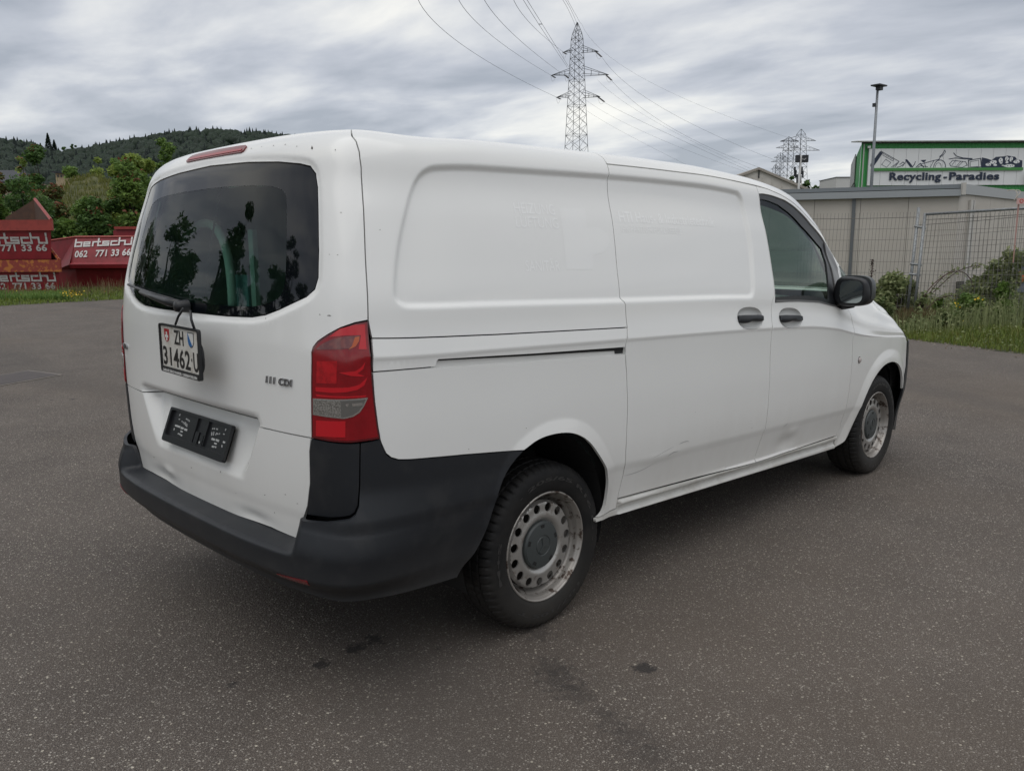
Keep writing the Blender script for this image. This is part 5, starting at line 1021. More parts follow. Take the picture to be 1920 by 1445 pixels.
MB().box(Kc+dR*2.0-o+np.array([0,0,.30])+q_*.02,(3.4,.08,.62),math.atan2(dR[1],dR[0])).build('plinth',mat('plinth_dark',(.085,.08,.07),.9,noise=(3,.7,(.045,.05,.03),6)),WS)
# ------------------------------------------------------------ recycling building
RBD=60.0; RB=empty('recycling_hall',tuple(gz(1603,RBD)),label='green corrugated hall with a white Recycling-Paradies sign',cat='building'); o=np.array(RB.location); zt=zz_(271,RBD); pm=FOC/RBD
GR=mat('green_sheet',(.045,.30,.075),.5,noise=(.5,.4,(.038,.24,.060),4)); GR2=mat('green_trim',(.06,.24,.055),.5); 
def corr(a,b,z0,z1,name,mt,step=.14,amp=.03,outn=None):
    d=b-a; L_=np.linalg.norm(d); d/=L_; n=outn; xs=np.arange(0,L_,step/4); V=[];F=[]
    for i,x in enumerate(xs):
        q=amp*(1 if (i%4) in (1,2) else 0); V+=[a+d*x+n*q+[0,0,z0],a+d*x+n*q+[0,0,z1]]
        if i: F.append((2*i-2,2*i,2*i+1,2*i-1))
    return fast(name,np.array(V)-o,F,mt,RB)
A_=gz(1603,RBD); B_=A_+Rh*19; C_=gz(1588,RBD+16)
corr(A_,B_,-.1,zt,'front_wall',GR,outn=-Fh,step=.24); corr(C_,A_,-.1,zt-.15,'side_wall',GR,outn=-Rh,step=.5)
# roof: sheets stepping over the edge
RD_=(C_-A_)*.45; RM=mat('roof_sheet',(.36,.37,.34),.5,noise=(2,.5,(.25,.26,.24),5))
for k in range(10):
    x0=-.5+k*1.95; MB().add([A_+Rh*x0-Fh*.5+[0,0,zt+.0]-o,A_+Rh*(x0+1.93)-Fh*.5+[0,0,zt+.0]-o,A_+Rh*(x0+1.93)+RD_+[0,0,zt+.9]-o,A_+Rh*x0+RD_+[0,0,zt+.9]-o,A_+Rh*x0-Fh*.5+[0,0,zt+.07]-o,A_+Rh*(x0+1.93)-Fh*.5+[0,0,zt+.07]-o,A_+Rh*(x0+1.93)+RD_+[0,0,zt+1.0]-o,A_+Rh*x0+RD_+[0,0,zt+1.0]-o],[(0,3,2,1),(4,5,6,7),(0,1,5,4),(2,3,7,6),(1,2,6,5),(3,0,4,7)]).build('roof_sheet',RM,RB)
MB().tube([A_-o+[0,0,zt-.02]-Fh*.06,B_-o+[0,0,zt-.02]-Fh*.06],.05,5).build('eaves_gutter',GT,RB); MB().tube([A_-o+Rh*.16+[0,0,zt-.1]-Fh*.1,A_-o+Rh*.16+[0,0,0]-Fh*.1],.05,6).build('downpipe',mat('pipe_pale',(.42,.46,.40),.5),RB)
MB().box(C_-o+(A_-C_)*.5+np.array([0,0,zt-2.6])-Rh*.12,(6,.1,.25),math.atan2((A_-C_)[1],(A_-C_)[0])).build('side_band',GT,RB)
MB().box(C_-o+(A_-C_)*.35+np.array([0,0,zt-1.2])-Rh*.12,(9,.06,2.2),math.atan2((A_-C_)[1],(A_-C_)[0])).build('side_window_band',mat('side_band_grey',(.34,.35,.34),.5),RB)
# sign
SG=mat('sign_white',(.72,.73,.73),.45); NV=mat('sign_navy',(.012,.022,.050),.45)
def sp(px,py): z=zz_(py,RBD); return Rh*((px-1603)/pm)-Fh*0+np.array([0,0,z])
L_=(1913-1616)/pm; z0,z1=zz_(351.5,RBD),zz_(283,RBD); 
for k in range(13): MB().box(sp(1616,0)*[1,1,0]+Rh*(L_*(k+.5)/13)-Fh*.14+np.array([0,0,(z0+z1)/2]),(L_/13-.02,.08,z1-z0),math.atan2(Rh[1],Rh[0])).build('sign_panel',SG,RB)
MB().box(sp(1616,0)*[1,1,0]+Rh*(L_/2)-Fh*.10+np.array([0,0,(z0+z1)/2]),(L_+.02,.04,z1-z0+.02),math.atan2(Rh[1],Rh[0])).build('sign_back',mat('sign_joint',(.33,.34,.35),.6),RB)
MB().box(sp(1621+140,322)-Fh*.24,((1899-1621)/pm,.10,5/pm),math.atan2(Rh[1],Rh[0])).build('green_rail',GR2,RB)
def stext(tx,x0,x1,yb,h):
    V,F=text_mesh(tx,h/.72,.020,1.06,.03); V=np.array(V); V[:,0]-=V[:,0].min(); V[:,0]*=(x1-x0)/pm/V[:,0].max(); return fast('sign_lettering',[sp(x0,yb)-Fh*(.22+v[2])+Rh*v[0]+np.array([0,0,v[1]]) for v in V],F,NV,RB)
stext('Recycling',1656,1751,341.5,13.5/pm); stext('-',1756,1762,341.5,13.5/pm); stext('Paradies',1766,1858,341.5,13.5/pm)
# line drawing: px coordinates of the crop (5.647 px per photo px from 1580,240)
def cp(x,y): return (1580+x/5.647,240+y/5.647)
mbl=MB(); zoff=[0]
def line(pts,w_=5,close=False):
    pts=[cp(*p) for p in pts]; 
    if close: pts.append(pts[0])
    for i in range(len(pts)-1):
        a=np.array(pts[i]);b=np.array(pts[i+1]); d=b-a; L1=np.hypot(*d)
        if L1<1e-6: continue
        d/=L1; p=np.array([-d[1],d[0]])*w_/5.647/2; a=a-d*w_/12; b=b+d*w_/12; zoff[0]=(zoff[0]+1)%7
        q=[a+p,a-p,b-p,b+p]; mbl.add([sp(*k)-Fh*(.190+.001*zoff[0]) for k in q],[(0,1,2,3)])
def fill(pts,m=None):
    P=[sp(*cp(*p)) for p in pts]; zoff[0]=(zoff[0]+1)%7; d=.182+.0008*zoff[0]; return [p-Fh*d for p in P]
mbf=MB()
for poly in [[(225,405),(315,270),(345,285),(250,440),(225,430)],[(1000,440),(1010,430),(990,440)],[(740,365),(800,362),(795,378),(770,390)],[(580,360),(600,355),(650,410),(670,440),(640,440),(600,390)],[(1375,340),(1430,352),(1480,370),(1520,335),(1600,330),(1640,322),(1720,335),(1740,360),(1800,375),(1803,455),(1380,455)]]:
    P=fill(poly); mbf.add(P,[tuple(range(len(P)))])
mbf.build('sign_drawing_fill',NV,RB)
line([(325,268),(520,378),(480,440)]); line([(345,285),(250,440)]); line([(350,295),(465,360),(455,372),(345,310)],4,True); line([(380,355),(435,390),(395,440),(340,410)],4,True); line([(520,378),(440,440)],4); line([(500,400),(460,440)],4)
line([(530,410),(560,385),(580,400),(540,430),(500,440)],6); line([(560,430),(600,360)],5); line([(690,380),(680,410),(660,440)],7); line([(700,440),(740,400),(780,440)],7); line([(740,410),(880,370),(930,360),(985,262)],7); line([(940,330),(960,310)],12); line([(780,380),(800,440)],5); line([(880,370),(850,440)],5); line([(985,262),(995,280),(960,330)],5)
q=np.linspace(0,np.pi,10); line([(945+62*math.cos(a),440-75*math.sin(a)) for a in q],7); line([(930+32*math.cos(a),440-45*math.sin(a)) for a in q],4); line([(720,440),(745,425),(780,430),(820,435)],6)
line([(1080,292),(1110,325),(1180,345),(1275,352)],9); line([(1037,355),(1100,345),(1180,352),(1270,358)],8); line([(1045,405),(1075,370),(1210,385),(1230,420),(1180,445),(1060,430)],6,True); line([(1100,378),(1070,420)],4); line([(1160,382),(1120,430)],5); line([(1180,385),(1140,430)],5); line([(1240,370),(1365,350),(1380,440),(1250,450)],8,True); line([(1258,385),(1345,370),(1350,435),(1265,440)],4,True)
mbl.build('sign_drawing_lines',NV,RB)
mbc=MB()
for x,y,a,b in [(1450,415,30,18),(1500,390,36,22),(1575,375,22,30),(1580,402,14,8),(1635,355,20,22),(1640,392,16,12),(1680,360,18,26),(1740,385,34,20),(1670,430,60,16),(1520,420,20,12),(1600,425,14,5)]:
    q=np.linspace(0,2*np.pi,9,endpoint=False)+x; P=[sp(*cp(x+a*math.cos(t)*(1+.15*math.sin(3*t+x)),y+b*math.sin(t)*(1+.15*math.cos(2*t+y))))-Fh*.196 for t in q]; mbc.add(P,[tuple(range(9))])
mbc.build('sign_drawing_light',SG,RB); mbd=MB()
for x,y in [(1445,410),(1460,420),(1490,385),(1512,395),(1570,365),(1580,385),(1635,350),(1630,365),(1680,350),(1685,372),(1730,380),(1750,392),(1650,430),(1680,432),(1700,425)]:
    P=[sp(*cp(x+a,y+b))-Fh*.200 for a,b in ((-5,-3),(5,-4),(5,4),(-4,5))]; mbd.add(P,[(0,1,2,3)])
mbd.build('sign_drawing_dots',NV,RB)
MB().box(sp(1920,337)-Fh*.5,(1.1,.3,.75),math.atan2(Rh[1],Rh[0])).build('wall_lamp_box',mat('box_pale',(.50,.47,.43),.5),RB); MB().box(sp(1615.5,280)-Fh*.2,(.25,.2,.15),.3).build('camera_box',mat('box_white',(.6,.6,.6),.5),RB)
# ------------------------------------------------------------ lamp mast
LD=30.; LMp=empty('lamp_mast',tuple(gz(1626,LD)),label='slim steel mast with a solar panel head in front of the green hall',cat='lamp'); zt=zz_(172,LD)
STL=mat('galvanised_steel',(.22,.235,.25),.45,metal=.5,noise=(20,.5,(.15,.16,.17),5)); DKM=mat('dark_metal',(.03,.032,.036),.5,metal=.3)
MB().tube([(0,0,-.1),(0,0,zt*.6),(0,0,zt)],[.065,.055,.042],10).build('pole',STL,LMp,smooth=True); MB().box(Rh*.04+np.array([0,0,zt+.14]),(.52,.34,.045),YAW-.9).build('solar_panel',DKM,LMp); MB().box(Rh*.06+np.array([0,0,zt+.05]),(.22,.16,.13),YAW-.9).build('battery_box',DKM,LMp); MB().box(-Rh*.09+np.array([0,0,zt-.52]),(.09,.1,.12),.2).build('sensor',DKM,LMp); MB().tube([-Rh*.09+np.array([0,0,zt-.5]),np.array([0,0,zt-.4])],.012,5).build('sensor_arm',DKM,LMp)
# ------------------------------------------------------------ mesh fence
ME=mat('fence_wire',(.17,.165,.15),.6,metal=.3); TU=mat('fence_tube',(.27,.285,.29),.45,metal=.5,noise=(30,.6,(.12,.12,.12),5))
def fpost(pb,ptop,label):
    e=empty('fence_post',tuple(pb),label=label,cat='post'); MB().tube([(0,0,-.05),ptop-pb],.034,10).build('post_tube',TU,e,smooth=True); return e
A1=gz(1699,16,.0); A2=at(1722.5,394,16); B1=gz(1712.5,15.9,.0); B2=at(1735,399,15.9)
A1=at(1699,600,16); A1[2]=.02; B1=at(1711.5,600,15.9); B1[2]=.02
fence=[]
def meshpanel(p0,t0,p1,t1,label,nv,nh,toptube,r=.0032,jit=.0,postL=None,postR=None,zlo=.12):
    """corners: bottom-left p0, top-left t0, bottom-right p1, top-right t1"""
    e=empty('mesh_fence',tuple(p0),label=label,cat='fence'); mb=MB(); b=np.array(p0,float)
    for i in range(nv+1):
        f=i/nv; lo=p0+(p1-p0)*f; hi=t0+(t1-t0)*f; w_=np.sin(i*1.3)*jit; n=(hi-lo); 
        pts=[lo+n*k+Fh*(w_*math.sin(3*k+i))+Rh*(.010*math.sin(k*5+i*.8)) for k in (0.,.3,.6,.97,1.012)]; mb.tube(np.array(pts)-b,r,4,cap=False)
    mb.build('wire_upright',ME,e,kind='stuff'); mb=MB()
    for j in range(nh+1):
        f=zlo/2+(.965-zlo/2)*j/nh; a=p0+(t0-p0)*f; c=p1+(t1-p1)*f; m=(a+c)/2-np.array([0,0,.012]); mb.tube(np.array([a,(a+m)/2-[0,0,.004],m,(c+m)/2,c])-b,r*(1.9 if j==nh else 1),4,cap=False)
    mb.build('wire_cross',ME,e,kind='stuff')
    if toptube: MB().tube([t0-b+[0,0,.03],t1-b+[0,0,.03]],.026,10).build('top_tube',TU,e,smooth=True)
    for nm,q in (('post_tube',postL),('post_tube',postR)):
        if q is not None: MB().tube([q[0]-b-[0,0,.05],q[1]-b+[0,0,.05]],.030,10).build(nm,TU,e,smooth=True)
    return e
Lt=at(1500,403.5,16.8); Lp=Lt.copy(); Lp[2]=.05; Rt=at(1990,389.5,13.95); Rp=Rt.copy(); Rp[2]=.05
A2b=A2-np.array([0,0,.03]); B2b=B2-np.array([0,0,.06])
meshpanel(Lp,Lt,A1,A2b-np.array([0,0,.03]),'sagging wire mesh fence panel between the van mirror and the paired posts',33,9,False,postR=(A1,A2))
meshpanel(B1,B2b,Rp,Rt,'wire mesh fence panel with a thick top tube right of the paired posts',31,9,True,postL=(B1,B2b))
off=Fh*.22-Rh*.03; meshpanel(B1+off,B2b+off-np.array([0,0,.10]),Rp+off,Rt+off-np.array([0,0,.02]),'second mesh panel leaning directly behind the thick tubed panel',33,8,False,r=.0028)
for k,f in enumerate((.86,.53,.44)):
    a=A1+(A2-A1)*f; b=B1+(B2-B1)*f; e=MB().tube([a-Rh*.05,b+Rh*.05],.022,8).build('fence_clamp',TU); meta(e,['topmost clamp joining the paired fence posts','middle clamp joining the paired fence posts','lowest clamp joining the paired fence posts'][k],'clamp')
# tape, rope
TP=mat('tape_red_white',(.55,.16,.15),.5); a=at(1909,392,14.3); b=at(1900,490,14.4)
MB().prism([(-.016,0),(.016,0),(.008,-1.0),(-.008,-1.0)],at(1910,383,14.2),Rh,(0,0,1),Fh,.003).build('barrier_tape',mat('tape_pink',(.42,.24,.21),.6),label='faded red and white tape hanging from the fence tube',cat='tape')
sgn=empty('warning_board',tuple(at(1915,377,14.15)),label='small red and white warning board on the fence top at the right edge',cat='sign'); MB().box((0,0,0),(.16,.01,.10),math.atan2(Rh[1],Rh[0])).build('board',mat('board_pink',(.60,.38,.35),.5),sgn)
MB().lathe([(.022,.008),(.034,.008),(.034,.0)],(0,0,0),-Fh,20).build('red_ring',mat('ring_red',(.50,.04,.04),.5),sgn)
rp=[at(1888,358,14.3),at(1900,355,14.2),at(1908,360,14.15),at(1906,370,14.15),at(1900,378,14.2),at(1908,368,14.1),at(1915,358,14.1),at(1905,356,14.1)]
q=smoothpoly(np.array(rp)[:,:2],2,False); z=smoothpoly(np.stack([np.array(rp)[:,2],np.zeros(len(rp))],1),2,False)[:,0]; MB().tube(np.column_stack([q,z]),.008,6).build('rope',mat('rope_pale',(.50,.46,.40),.8),label='pale rope looped at the fence top by the right edge',cat='rope')
simplecar(gz(1975,17.6)-Fh*.3,YAW-.45,3.9,1.42,1.7,mat('car_blue_grey',(.045,.060,.095),.3,coat=.6),'dark blue car cut off by the right edge behind the fence')
MB().prism([(0,0),(.2,0),(.2,.20),(.05,.20),(0,.12)],at(1911,528,17.0),Rh,(0,0,1),Fh,.12).build('orange_box',mat('orange_plastic',(.46,.10,.045),.5),label='orange red plastic box above the blue car at the right edge',cat='box')
# ------------------------------------------------------------ gable hall, white block, mobile mast
GB=empty('gable_hall',tuple(gz(1415,120)),label='pale hall with a low gable roof behind the van windscreen',cat='building'); o=np.array(GB.location); D=120.
f_=lambda px,py,d=0: gz(px,D+d,zz_(py,D))-o
GBW=mat('gable_wall',(.58,.55,.50),.7,noise=(.5,.5,(.47,.44,.40),5)); P=[f_(1340,370),f_(1355,341),f_(1415,318),f_(1510,358),f_(1510,380),f_(1340,380)]
MB().add(P+[p+Fh*12 for p in P],[(0,5,4,3,2,1),(6,7,8,9,10,11),(1,2,8,7),(2,3,9,8),(3,4,10,9)]).build('gable_wall',GBW,GB)
for a,b in ((f_(1350,341.5),f_(1415,316.3)),(f_(1415,316.3),f_(1512,357.5))): MB().add([a-Fh*.4,b-Fh*.4,b+Fh*12,a+Fh*12,a-Fh*.4-[0,0,.35],b-Fh*.4-[0,0,.35],b+Fh*12-[0,0,.35],a+Fh*12-[0,0,.35]],[(0,1,2,3),(7,6,5,4),(0,4,5,1),(1,5,6,2),(3,2,6,7),(0,3,7,4)]).build('roof_slope',mat('roof_brownish',(.32,.29,.25),.7) if 'roof_brownish' not in bpy.data.materials else bpy.data.materials['roof_brownish'],GB)
MB().box(f_(1416.5,329)-Fh*.1,(.12,.2,1.1),math.atan2(Rh[1],Rh[0])).build('vent_pipe',DKM,GB)
for k in range(9): MB().box((f_(1352+k*18,341+k*0)*[1,1,0])-Fh*.05+np.array([0,0,zz_(352,D)]),(.10,.06,1.6+1.0*math.exp(-((k-3.4)/2.5)**2)),math.atan2(Rh[1],Rh[0])).build('wall_rib',GBW,GB)
WBk=empty('white_block',tuple(gz(1576,110)),label='small white flat roofed block left of the green hall',cat='building'); o=np.array(WBk.location); wallbox('wall',1560.5,1592,110,zz_(336,110),6,mat('block_white',(.55,.55,.53),.6),WBk); wallbox('roof_edge',1560,1592.5,109.9,zz_(334.8,110),6.2,DKM,WBk,z0=zz_(336,110)+.0)
MM=empty('floodlight_mast',tuple(gz(1488,55)),label='pale mast carrying a dark floodlight box in front of the pylon',cat='mast'); D=55.; zt=zz_(294,D)
MB().tube([(0,0,0),Rh*.18+np.array([0,0,zt])],[.10,.07],8).build('pole',mat('mast_pale',(.45,.45,.44),.5),MM,smooth=True); 
for dx,w_ in ((-.22,.24),(.28,.36)): MB().box(Rh*(.18+dx)+np.array([0,0,zt-.22]),(w_,.25,.46),YAW+math.pi/2).build('floodlight',DKM,MM)
MB().tube([Rh*.2+np.array([0,0,zt-.25])-Fh*.15,Rh*.35+np.array([0,0,zt-.30])-Fh*.18,Rh*.47+np.array([0,0,zt-.2])-Fh*.15],.018,5).build('bracket_arm',mat('bracket_pale',(.5,.5,.5),.5),MM)
for k,(px,py,w_) in enumerate([(1500,350,16),(1524,351,20),(1548,350,18),(1475,345,12)]): S_(px,py,170,w_,900,'dark',.9,['dark tree behind the foot of the floodlight mast','dark tree in the middle of the gap left of the white block','dark tree directly left of the white block','dark tree behind the ridge of the gable hall'][k],cat='tree',name='broadleaf_tree',lumps=7,low=.4)
for k,(px,py) in enumerate([(1536,344),(1547,342),(1553,341),(1510,340)]): conifer(gz(px,175,0),zz_(py,175),1.4,350,['small pointed conifer left of the white block','middle small conifer near the white block','small conifer touching the white block skyline','small conifer just right of the pylon foot'][k],.6)
# ------------------------------------------------------------ pylons
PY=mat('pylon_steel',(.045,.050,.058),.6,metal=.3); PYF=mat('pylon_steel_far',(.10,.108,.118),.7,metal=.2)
def pylon(px,D,ytop,arms,label,rs,mt,group,segs=16,w0=3.1,rot=.42,ins=True):
    """arms: list of (py, left px, right px)"""
    b=gz(px,D); zt=zz_(ytop,D); e=empty('power_pylon',tuple(b),label=label,cat='pylon',group=group); za=zz_(arms[0][0],D); mb=MB(); c,s_=math.cos(YAW+rot),math.sin(YAW+rot); X1=np.array([c,s_,0]);Y1=np.array([-s_,c,0])
    def hw(z): return np.interp(z,[0,zt*.5,za,zt-(zt-za)*.48,zt],[w0,w0*.62,w0*.36,w0*.32,.05])
    zs=[0]; 
    while zs[-1]<zt*.985: zs.append(zs[-1]+max(2*hw(zs[-1])*.62,zt/60))
    zs[-1]=zt
    cor=lambda z:[X1*sx*hw(z)+Y1*sy*hw(z)+np.array([0,0,z]) for sx,sy in ((1,1),(-1,1),(-1,-1),(1,-1))]
    for i in range(len(zs)-1):
        a,b_=cor(zs[i]),cor(zs[i+1])
        for k in range(4):
            mb.strut(a[k],b_[k],rs); mb.strut(a[k],b_[(k+1)%4],rs*.55); mb.strut(a[(k+1)%4],b_[k],rs*.55)
            if i%3==0: mb.strut(a[k],a[(k+1)%4],rs*.5)
    mb.build('lattice_tower',mt,e); tips=[]
    for py,l,r in arms:
        z=zz_(py,D)
        for t_ in ((l-px)/FOC*D,(r-px)/FOC*D):
            m=MB(); tip=Rh*t_+np.array([0,0,z]); sgn_=np.sign(t_); h_=hw(z); up_=hw(z+1.8)
            for sd in (-1,1): m.strut(Rh*sgn_*h_+Fh*sd*h_+np.array([0,0,z]),tip,rs*.75); m.strut(Rh*sgn_*up_+Fh*sd*up_+np.array([0,0,z+abs(t_)*.24]),tip,rs*.75)
            for f in (.33,.62):
                q=Rh*sgn_*h_*(1-f)+tip*f+np.array([0,0,z])*(1-f); m.strut(q+Fh*h_*(1-f),q-Fh*h_*(1-f),rs*.45); m.strut(q+Fh*h_*(1-f),q+np.array([0,0,abs(t_)*.24*(1-f)]),rs*.45); m.strut(q-Fh*h_*(1-f),q+np.array([0,0,abs(t_)*.24*(1-f)]),rs*.45)
            tips.append(tip+np.array(gz(px,D))); m.build('cross_arm',mt,e)
    return e,tips
P1,tips=pylon(1079,190,43,[(98,1056,1118),(141.5,1034,1137),(182.5,1044,1122)],'tall lattice power pylon rising above the van roof',.068,PY,None,w0=3.0)
b1=np.array(P1.location)
INS=mat('insulator_dark',(.05,.045,.045),.4)
for (px,py,x2,y2) in [(1118,98,1128,107),(1137,141.5,1147,151),(1122,182.5,1133,191),(1056,98,1062,102),(1034,141.5,1041,146),(1060,141.5,1066,147),(1044,182.5,1051,186)]:
    for dd_ in (-.12,.12): MB().tube([at(px,py,190)-b1+Rh*dd_,at(x2,y2,189)-b1+Rh*dd_],.10,5).build('insulator',INS,P1)
    q=[at(px-1,py+2,190)-b1,at(px+(x2-px)*.3,py+14,190)-b1,at(x2-1,y2+2,189)-b1]; t_=smoothpoly(np.array(q)[:,:2],2,False); z_=smoothpoly(np.stack([np.array(q)[:,2],np.zeros(3)],1),2,False)[:,0]; MB().tube(np.column_stack([t_,z_]),.022,3).build('jumper_loop',INS,P1)
pylon(1491,362,245,[(267,1454,1519),(285,1458,1527)],'far pylon with antennas behind the floodlight mast',.08,PY,None,w0=4.4)
MBx=MB(); e=empty('mobile_antennas',tuple(gz(1491,361)),label='dark mobile phone antennas fixed round the lower part of the far pylon',cat='antenna')
for dx,y0,y1 in ((-8,316,333),(-6,322,336),(5,316,330),(7,324,336),(-3,330,346),(3,332,346)): MB().box(Rh*(dx*361/FOC)+np.array([0,0,zz_((y0+y1)/2,361)]),(.6,.6,(y1-y0)*361/FOC),YAW).build('antenna_panel',DKM,e)
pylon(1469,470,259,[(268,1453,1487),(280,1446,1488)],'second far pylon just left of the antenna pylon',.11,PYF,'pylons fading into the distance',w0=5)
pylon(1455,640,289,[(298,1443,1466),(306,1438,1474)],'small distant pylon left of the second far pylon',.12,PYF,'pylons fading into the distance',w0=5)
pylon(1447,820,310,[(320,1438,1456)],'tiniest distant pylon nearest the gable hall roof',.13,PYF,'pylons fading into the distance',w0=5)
# conductors
CW=mat('conductor',(.035,.038,.042),.6)
def qb(pts,n=24):
    """quadratic through 3 points"""
    p0,p1,p2=[np.array(p) for p in pts]; c=2*p1-.5*(p0+p2); t=np.linspace(0,1.12,n)[:,None]; return (1-t)**2*p0+2*t*(1-t)*c+t**2*p2
near=[((1051,186),(905,110),(784,0),.030,'lowest left cable'),((1041,146),(945,85),(860,0),.028,'cable'),((1066,147),(985,85),(908,0),.028,'cable'),((1062,102),(1010,60),(963,0),.026,'cable')]
lbs=['power cable running from the lowest left arm to the top of the photo','power cable from the outer middle left arm to the top edge','power cable from the inner middle left arm to the top edge','power cable from the top left arm to the top edge']
for (a,b,c,r,_),lb in zip(near,lbs): MB().tube(qb([at(*a,189),at(*b,120),at(*c,78)]),[r]*24,3,cap=False).build('power_cable',CW,label=lb,cat='cable',group='power cables')
# twin conductors with spacers
cbm=[]
for a,b,c in (((1064,127),(1022,64),(981,0)),((1067,127),(1028,64),(988,0))): cbm.append(qb([at(*a,187),at(*b,130),at(*c,95)]))
for k,q in enumerate(cbm): MB().tube(q,.03,3,cap=False).build('power_cable',CW,label=['left strand of the twin cable with a spacer left of the pylon','right strand of the twin cable with a spacer left of the pylon'][k],cat='cable',group='power cables')
meta(MB().tube([cbm[0][13],cbm[1][13]],.05,4).build('cable_spacer',CW),'short spacer linking the twin cable left of the pylon','spacer')
for k,(a,b,c) in enumerate([((1082,57),(1070,28),(1055,0)),((1085,52),(1074,26),(1060,0)),((1089,45),(1076,22),(1064,0))]): MB().tube(qb([at(*a,188),at(*b,140),at(*c,110)]),.026,3,cap=False).build('power_cable',CW,label=['left cable of the three meeting above the pylon tip','middle cable of the three meeting above the pylon tip','earth cable ending at the pylon tip'][k],cat='cable',group='power cables')
far=[((1129,108),(1262,214),(1452,300)),((1147,152),(1290,257),(1447,322)),((1133,192),(1250,250),(1425,330)),((1090,44),(1240,165),(1490,262)),((1096,205),(1200,265),(1330,330)),((1096,186),(1240,262),(1420,330)),((1120,150),(1250,240),(1420,322))]
lb=['upper cable sweeping right from the top right arm','cable sweeping right from the middle right arm','dark cable sweeping right from the lowest right arm','thin earth cable descending right from the pylon tip','lowest cable descending right towards the van roof','faint cable right of the pylon just above the lowest one','faint cable right of the pylon in the middle of the bundle']
for k,(a,b,c) in enumerate(far): 
    q=qb([at(*a,190),at(*b,250),at(*c,330)]); MB().tube(q[:22],np.linspace(.026,.04,22) if k<3 else np.linspace(.018,.028,22),3,cap=False).build('power_cable',CW,label=lb[k],cat='cable',group='power cables')
# ------------------------------------------------------------ right verge plants
n=85000; a=rng.uniform(-9,6,n); q=rng.uniform(0,1,n)**1.1*6.5; nr=np.array([-dr[1],dr[0],0]); nr=nr if nr@(Fh)>0 else -nr
P=r0+dr*a[:,None]+nr*(q[:,None]+.03+rng.uniform(-.05,.1,n)[:,None]); hh=.05+(.10+.20*np.clip(q/1.6,0,1)+.22*np.clip((q-1.5)/2.5,0,1))*rng.uniform(.25,1,n)*(.7+.5*np.sin(P[:,0]*2.1)*np.sin(P[:,1]*1.7))
m=rng.random(n)<.72
blades('verge_grass',P[m],hh[m]*.85,.0055,shade('grass'),.8,label='wild green grass verge in front of the mesh fence',cat='grass',kind='stuff')
blades('verge_grass',P[~m],hh[~m]*1.0,.005,shade('grassy'),.7,label='yellowish grass blades mixed into the right verge',cat='grass',kind='stuff')
n=2200; px=np.clip(1930-np.abs(rng.normal(0,140,n)),1640,2000); D=rng.uniform(13.6,17,n); P=np.array([gz(x,d) for x,d in zip(px,D)]); blades('weed_stalks',P,.30+.55*rng.random(n)*np.clip((px-1660)/220,.2,1),.005,shade('weed'),.35,label='loose pale weed stalks standing along the mesh fence',cat='weeds',kind='stuff')
n=7000; px=rng.normal(1742,26,n); D=rng.uniform(14.9,16.6,n); P=np.array([gz(x,d) for x,d in zip(px,D)]); blades('dry_grass',P,.18+.26*rng.random(n),.006,shade('grassd'),.35,label='patch of dry brown grass at the foot of the paired posts',cat='grass',kind='stuff')
n=9000; a=rng.uniform(-9,6,n); q=rng.uniform(.3,6,n); P=r0+dr*a[:,None]+nr*q[:,None]; P[:,2]=rng.uniform(.04,.42,n)*np.clip(q/2.5,.2,1); n2=9000; px=np.clip(1920-np.abs(rng.normal(0,150,n2)),1640,2000); D=rng.uniform(14.0,17.2,n2); P2=np.array([gz(x,d) for x,d in zip(px,D)]); P2[:,2]=rng.uniform(.05,1,n2)**1.4*(.35+.75*np.clip((px-1700)/200,0,1))*(.6+.4*np.sin(px*.11)*np.sin(D*3.1)); P=np.concatenate([P,P2]); V,F=leafcloud(P,.055); fast('ground_weeds',V,F,shade('weed'),label='low leafy weeds growing through the right verge',cat='weeds',kind='stuff')
S_(1652,528,15.6,62,3600,'weed',.10,'leafy weed bush just behind the van mirror',lumps=8,low=.05)
S_(1688,520,16.4,50,2600,'weed',.10,'taller weed bush left of the paired fence posts',lumps=7,low=.05)
S_(1668,556,14.9,30,1300,'weed',.09,'green weed bush above the van bonnet',lumps=7,low=.05)
S_(1738,555,15.3,16,500,'weed',.10,'small bramble bush right of the paired fence posts',lumps=5,low=.1)
S_(1765,560,15.5,22,700,'mid',.10,'low bramble bush below the arching stem',lumps=6,low=.05)
S_(1880,484,15.2,66,3800,'weed',.10,'tall weed bush near the right edge in front of the workshop',lumps=10,low=.05,rtop=.8)
S_(1850,520,15.5,56,2600,'weed',.10,'weed bush with pale leaves left of the tall one',lumps=8,low=.05)
S_(1902,530,14.6,34,2600,'mid',.09,'dark weed bush at the right edge in front of the blue car',lumps=8,low=.05)
S_(1830,560,14.8,40,2200,'mid',.09,'low dark weed clump in front of the plinth',lumps=7,low=.05)
S_(1790,585,14.2,36,1300,'weed',.08,'low leafy clump in the grass below the white profile',lumps=7,low=.05)
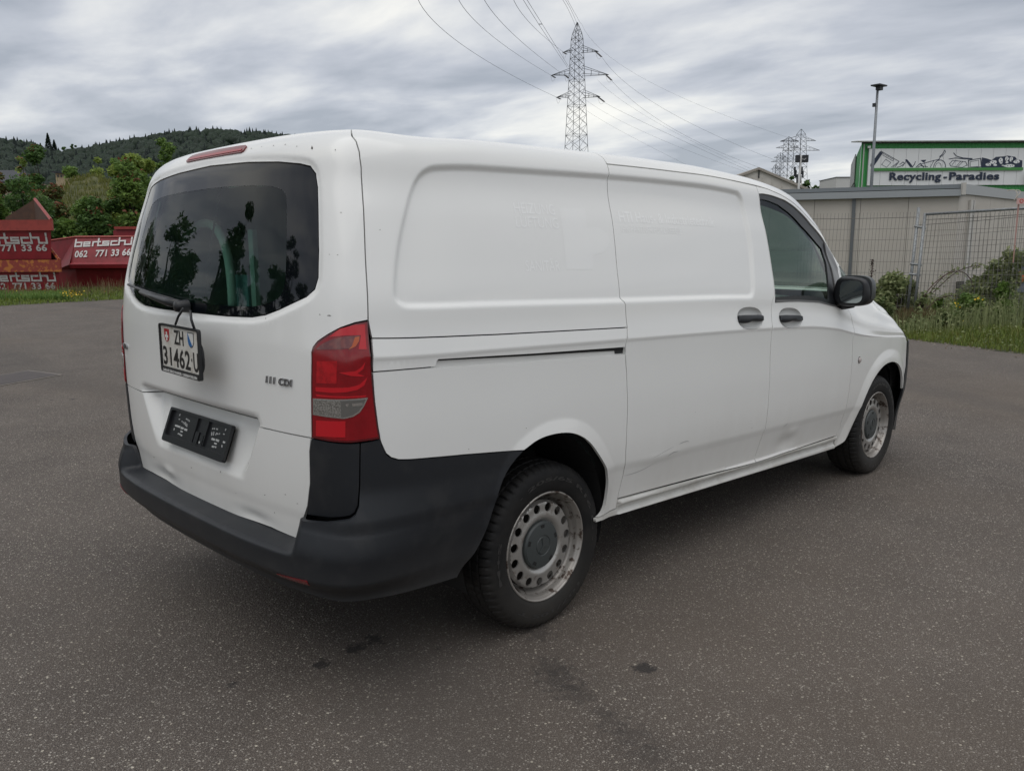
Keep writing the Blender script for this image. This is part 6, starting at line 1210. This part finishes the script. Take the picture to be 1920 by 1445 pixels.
# bramble arches
BRB=mat('bramble_stem',(.075,.035,.030),.7)
for k,(pp_,lbl) in enumerate([([(1722,575),(1745,535),(1785,506),(1815,512),(1828,545),(1827,575)],'arching bramble stem right of the paired posts'),([(1728,590),(1755,560),(1790,552),(1830,558)],'low bramble stem crossing under the arch'),([(1750,548),(1790,510),(1815,501),(1838,497)],'bramble stem reaching right above the arch'),([(1705,590),(1735,560),(1765,520),(1790,504)],'bramble stem rising from the paired posts into the arch')]):
    q=np.array([at(a,b,15.4+.1*k) for a,b in pp_]); xy=smoothpoly(q[:,:2],2,False); z_=smoothpoly(np.stack([q[:,2],np.zeros(len(q))],1),2,False)[:,0]; c=np.column_stack([xy,z_]); e=empty('bramble',tuple(c[0]),label=lbl,cat='bramble'); MB().tube(c-c[0],.0085,5).build('stem',BRB,e)
    idx=rng.integers(0,len(c),45); V,F=leafcloud(c[idx]-c[0]+rng.normal(0,.045,(45,3)),.085); fast('bramble_leaves',V,F,shade('weed'),e)
c=np.array([at(1633,560,16.2),at(1634,525,16.2),at(1636,487,16.2)]); e=empty('dried_stalk',tuple(c[0]),label='dark dried seed stalk standing behind the van mirror',cat='stalk'); MB().tube(c-c[0],.008,5).build('stem',BRB,e); t_=rng.uniform(.1,1,160)[:,None]; V,F=leafcloud((c[2]-c[0])*t_+rng.normal(0,.022,(160,3)),.045); fast('seed_heads',V,F,mat('seed_dark',(.06,.045,.035),.8),e)
px=np.concatenate([rng.normal(1836,5,14),rng.normal(1795,5,9),rng.uniform(1700,1915,14)]); py=np.concatenate([rng.normal(559,2.5,14),rng.normal(567,6,9),rng.uniform(575,625,14)]); P=np.array([at(x,y,14.6) for x,y in zip(px,py)]); V,F=leafcloud(P,.035,asp=1); fast('yellow_flowers',V,F,YEL,label='small yellow flowers scattered in the right verge',cat='flowers',kind='stuff')
# ------------------------------------------------------------ trees behind the camera that mirror in the rear glass
def T_(x,y,h,r,n,kind,label,size=.15,lumps=15): shrub((x,y,0),h,r,n,kind,size,label,name='broadleaf_tree',cat='tree',group='trees behind the photographer',lumps=lumps,low=.08,rtop=.62)
for k,(x,y,h,r) in enumerate([(-5.0,11.4,4.6,1.25),(-6.35,10.5,5.5,.95),(-4.0,12.5,3.7,1.4),(-5.7,12.2,3.7,1.3),(-7.3,10.6,3.8,1.2),(-9.6,7.6,6.4,.9),(-8.9,8.6,4.9,1.1),(-10.6,6.9,4.9,1.1),(-8.0,9.7,4.0,1.2),(-3.0,13.2,4.3,1.5)]): T_(x,y,h,r,4200,'dark','leafy tree %s of the yard behind the photographer'%['at the left edge','left behind','tall beside the','low at the back','low in the middle','narrow at the right','rounded at the right','far left','far back','far right back'][k])
st=[];sf=[]
for k in range(1500):
    a_=rng.uniform(-26,9); p=r0+dr*a_-nr*abs(rng.normal(0,.16))+nr*.06; s_=rng.uniform(.006,.022); q=rng.normal(0,1,(6,3)); v_=np.array([[1,0,0],[-1,0,0],[0,1,0],[0,-1,0],[0,0,.6],[0,0,-.3]])*s_*rng.uniform(.6,1.3,(6,1))+p+[0,0,s_*.25]; st.append(v_); b_=k*6; sf+=[(b_+i,b_+j,b_+4) for i,j in ((0,2),(2,1),(1,3),(3,0))]
fast('edge_gravel',np.concatenate(st),np.array(sf),mat('gravel_brown',(.13,.105,.08),.9,noise=(30,.8,(.30,.27,.23),3)),label='loose grit and crumbs along the edge of the asphalt at the right verge',cat='gravel',kind='stuff')
V,F=leafcloud(r0+dr*rng.uniform(-26,9,260)[:,None]-nr*np.abs(rng.normal(0,.25,260))[:,None]+[0,0,.008],.035,up=3); fast('fallen_leaves',V,F,mat('dead_leaf',(.12,.075,.035),.8),label='small dead leaves scattered on the asphalt edge by the right verge',cat='leaves',kind='stuff')
print('objects',len(bpy.data.objects))
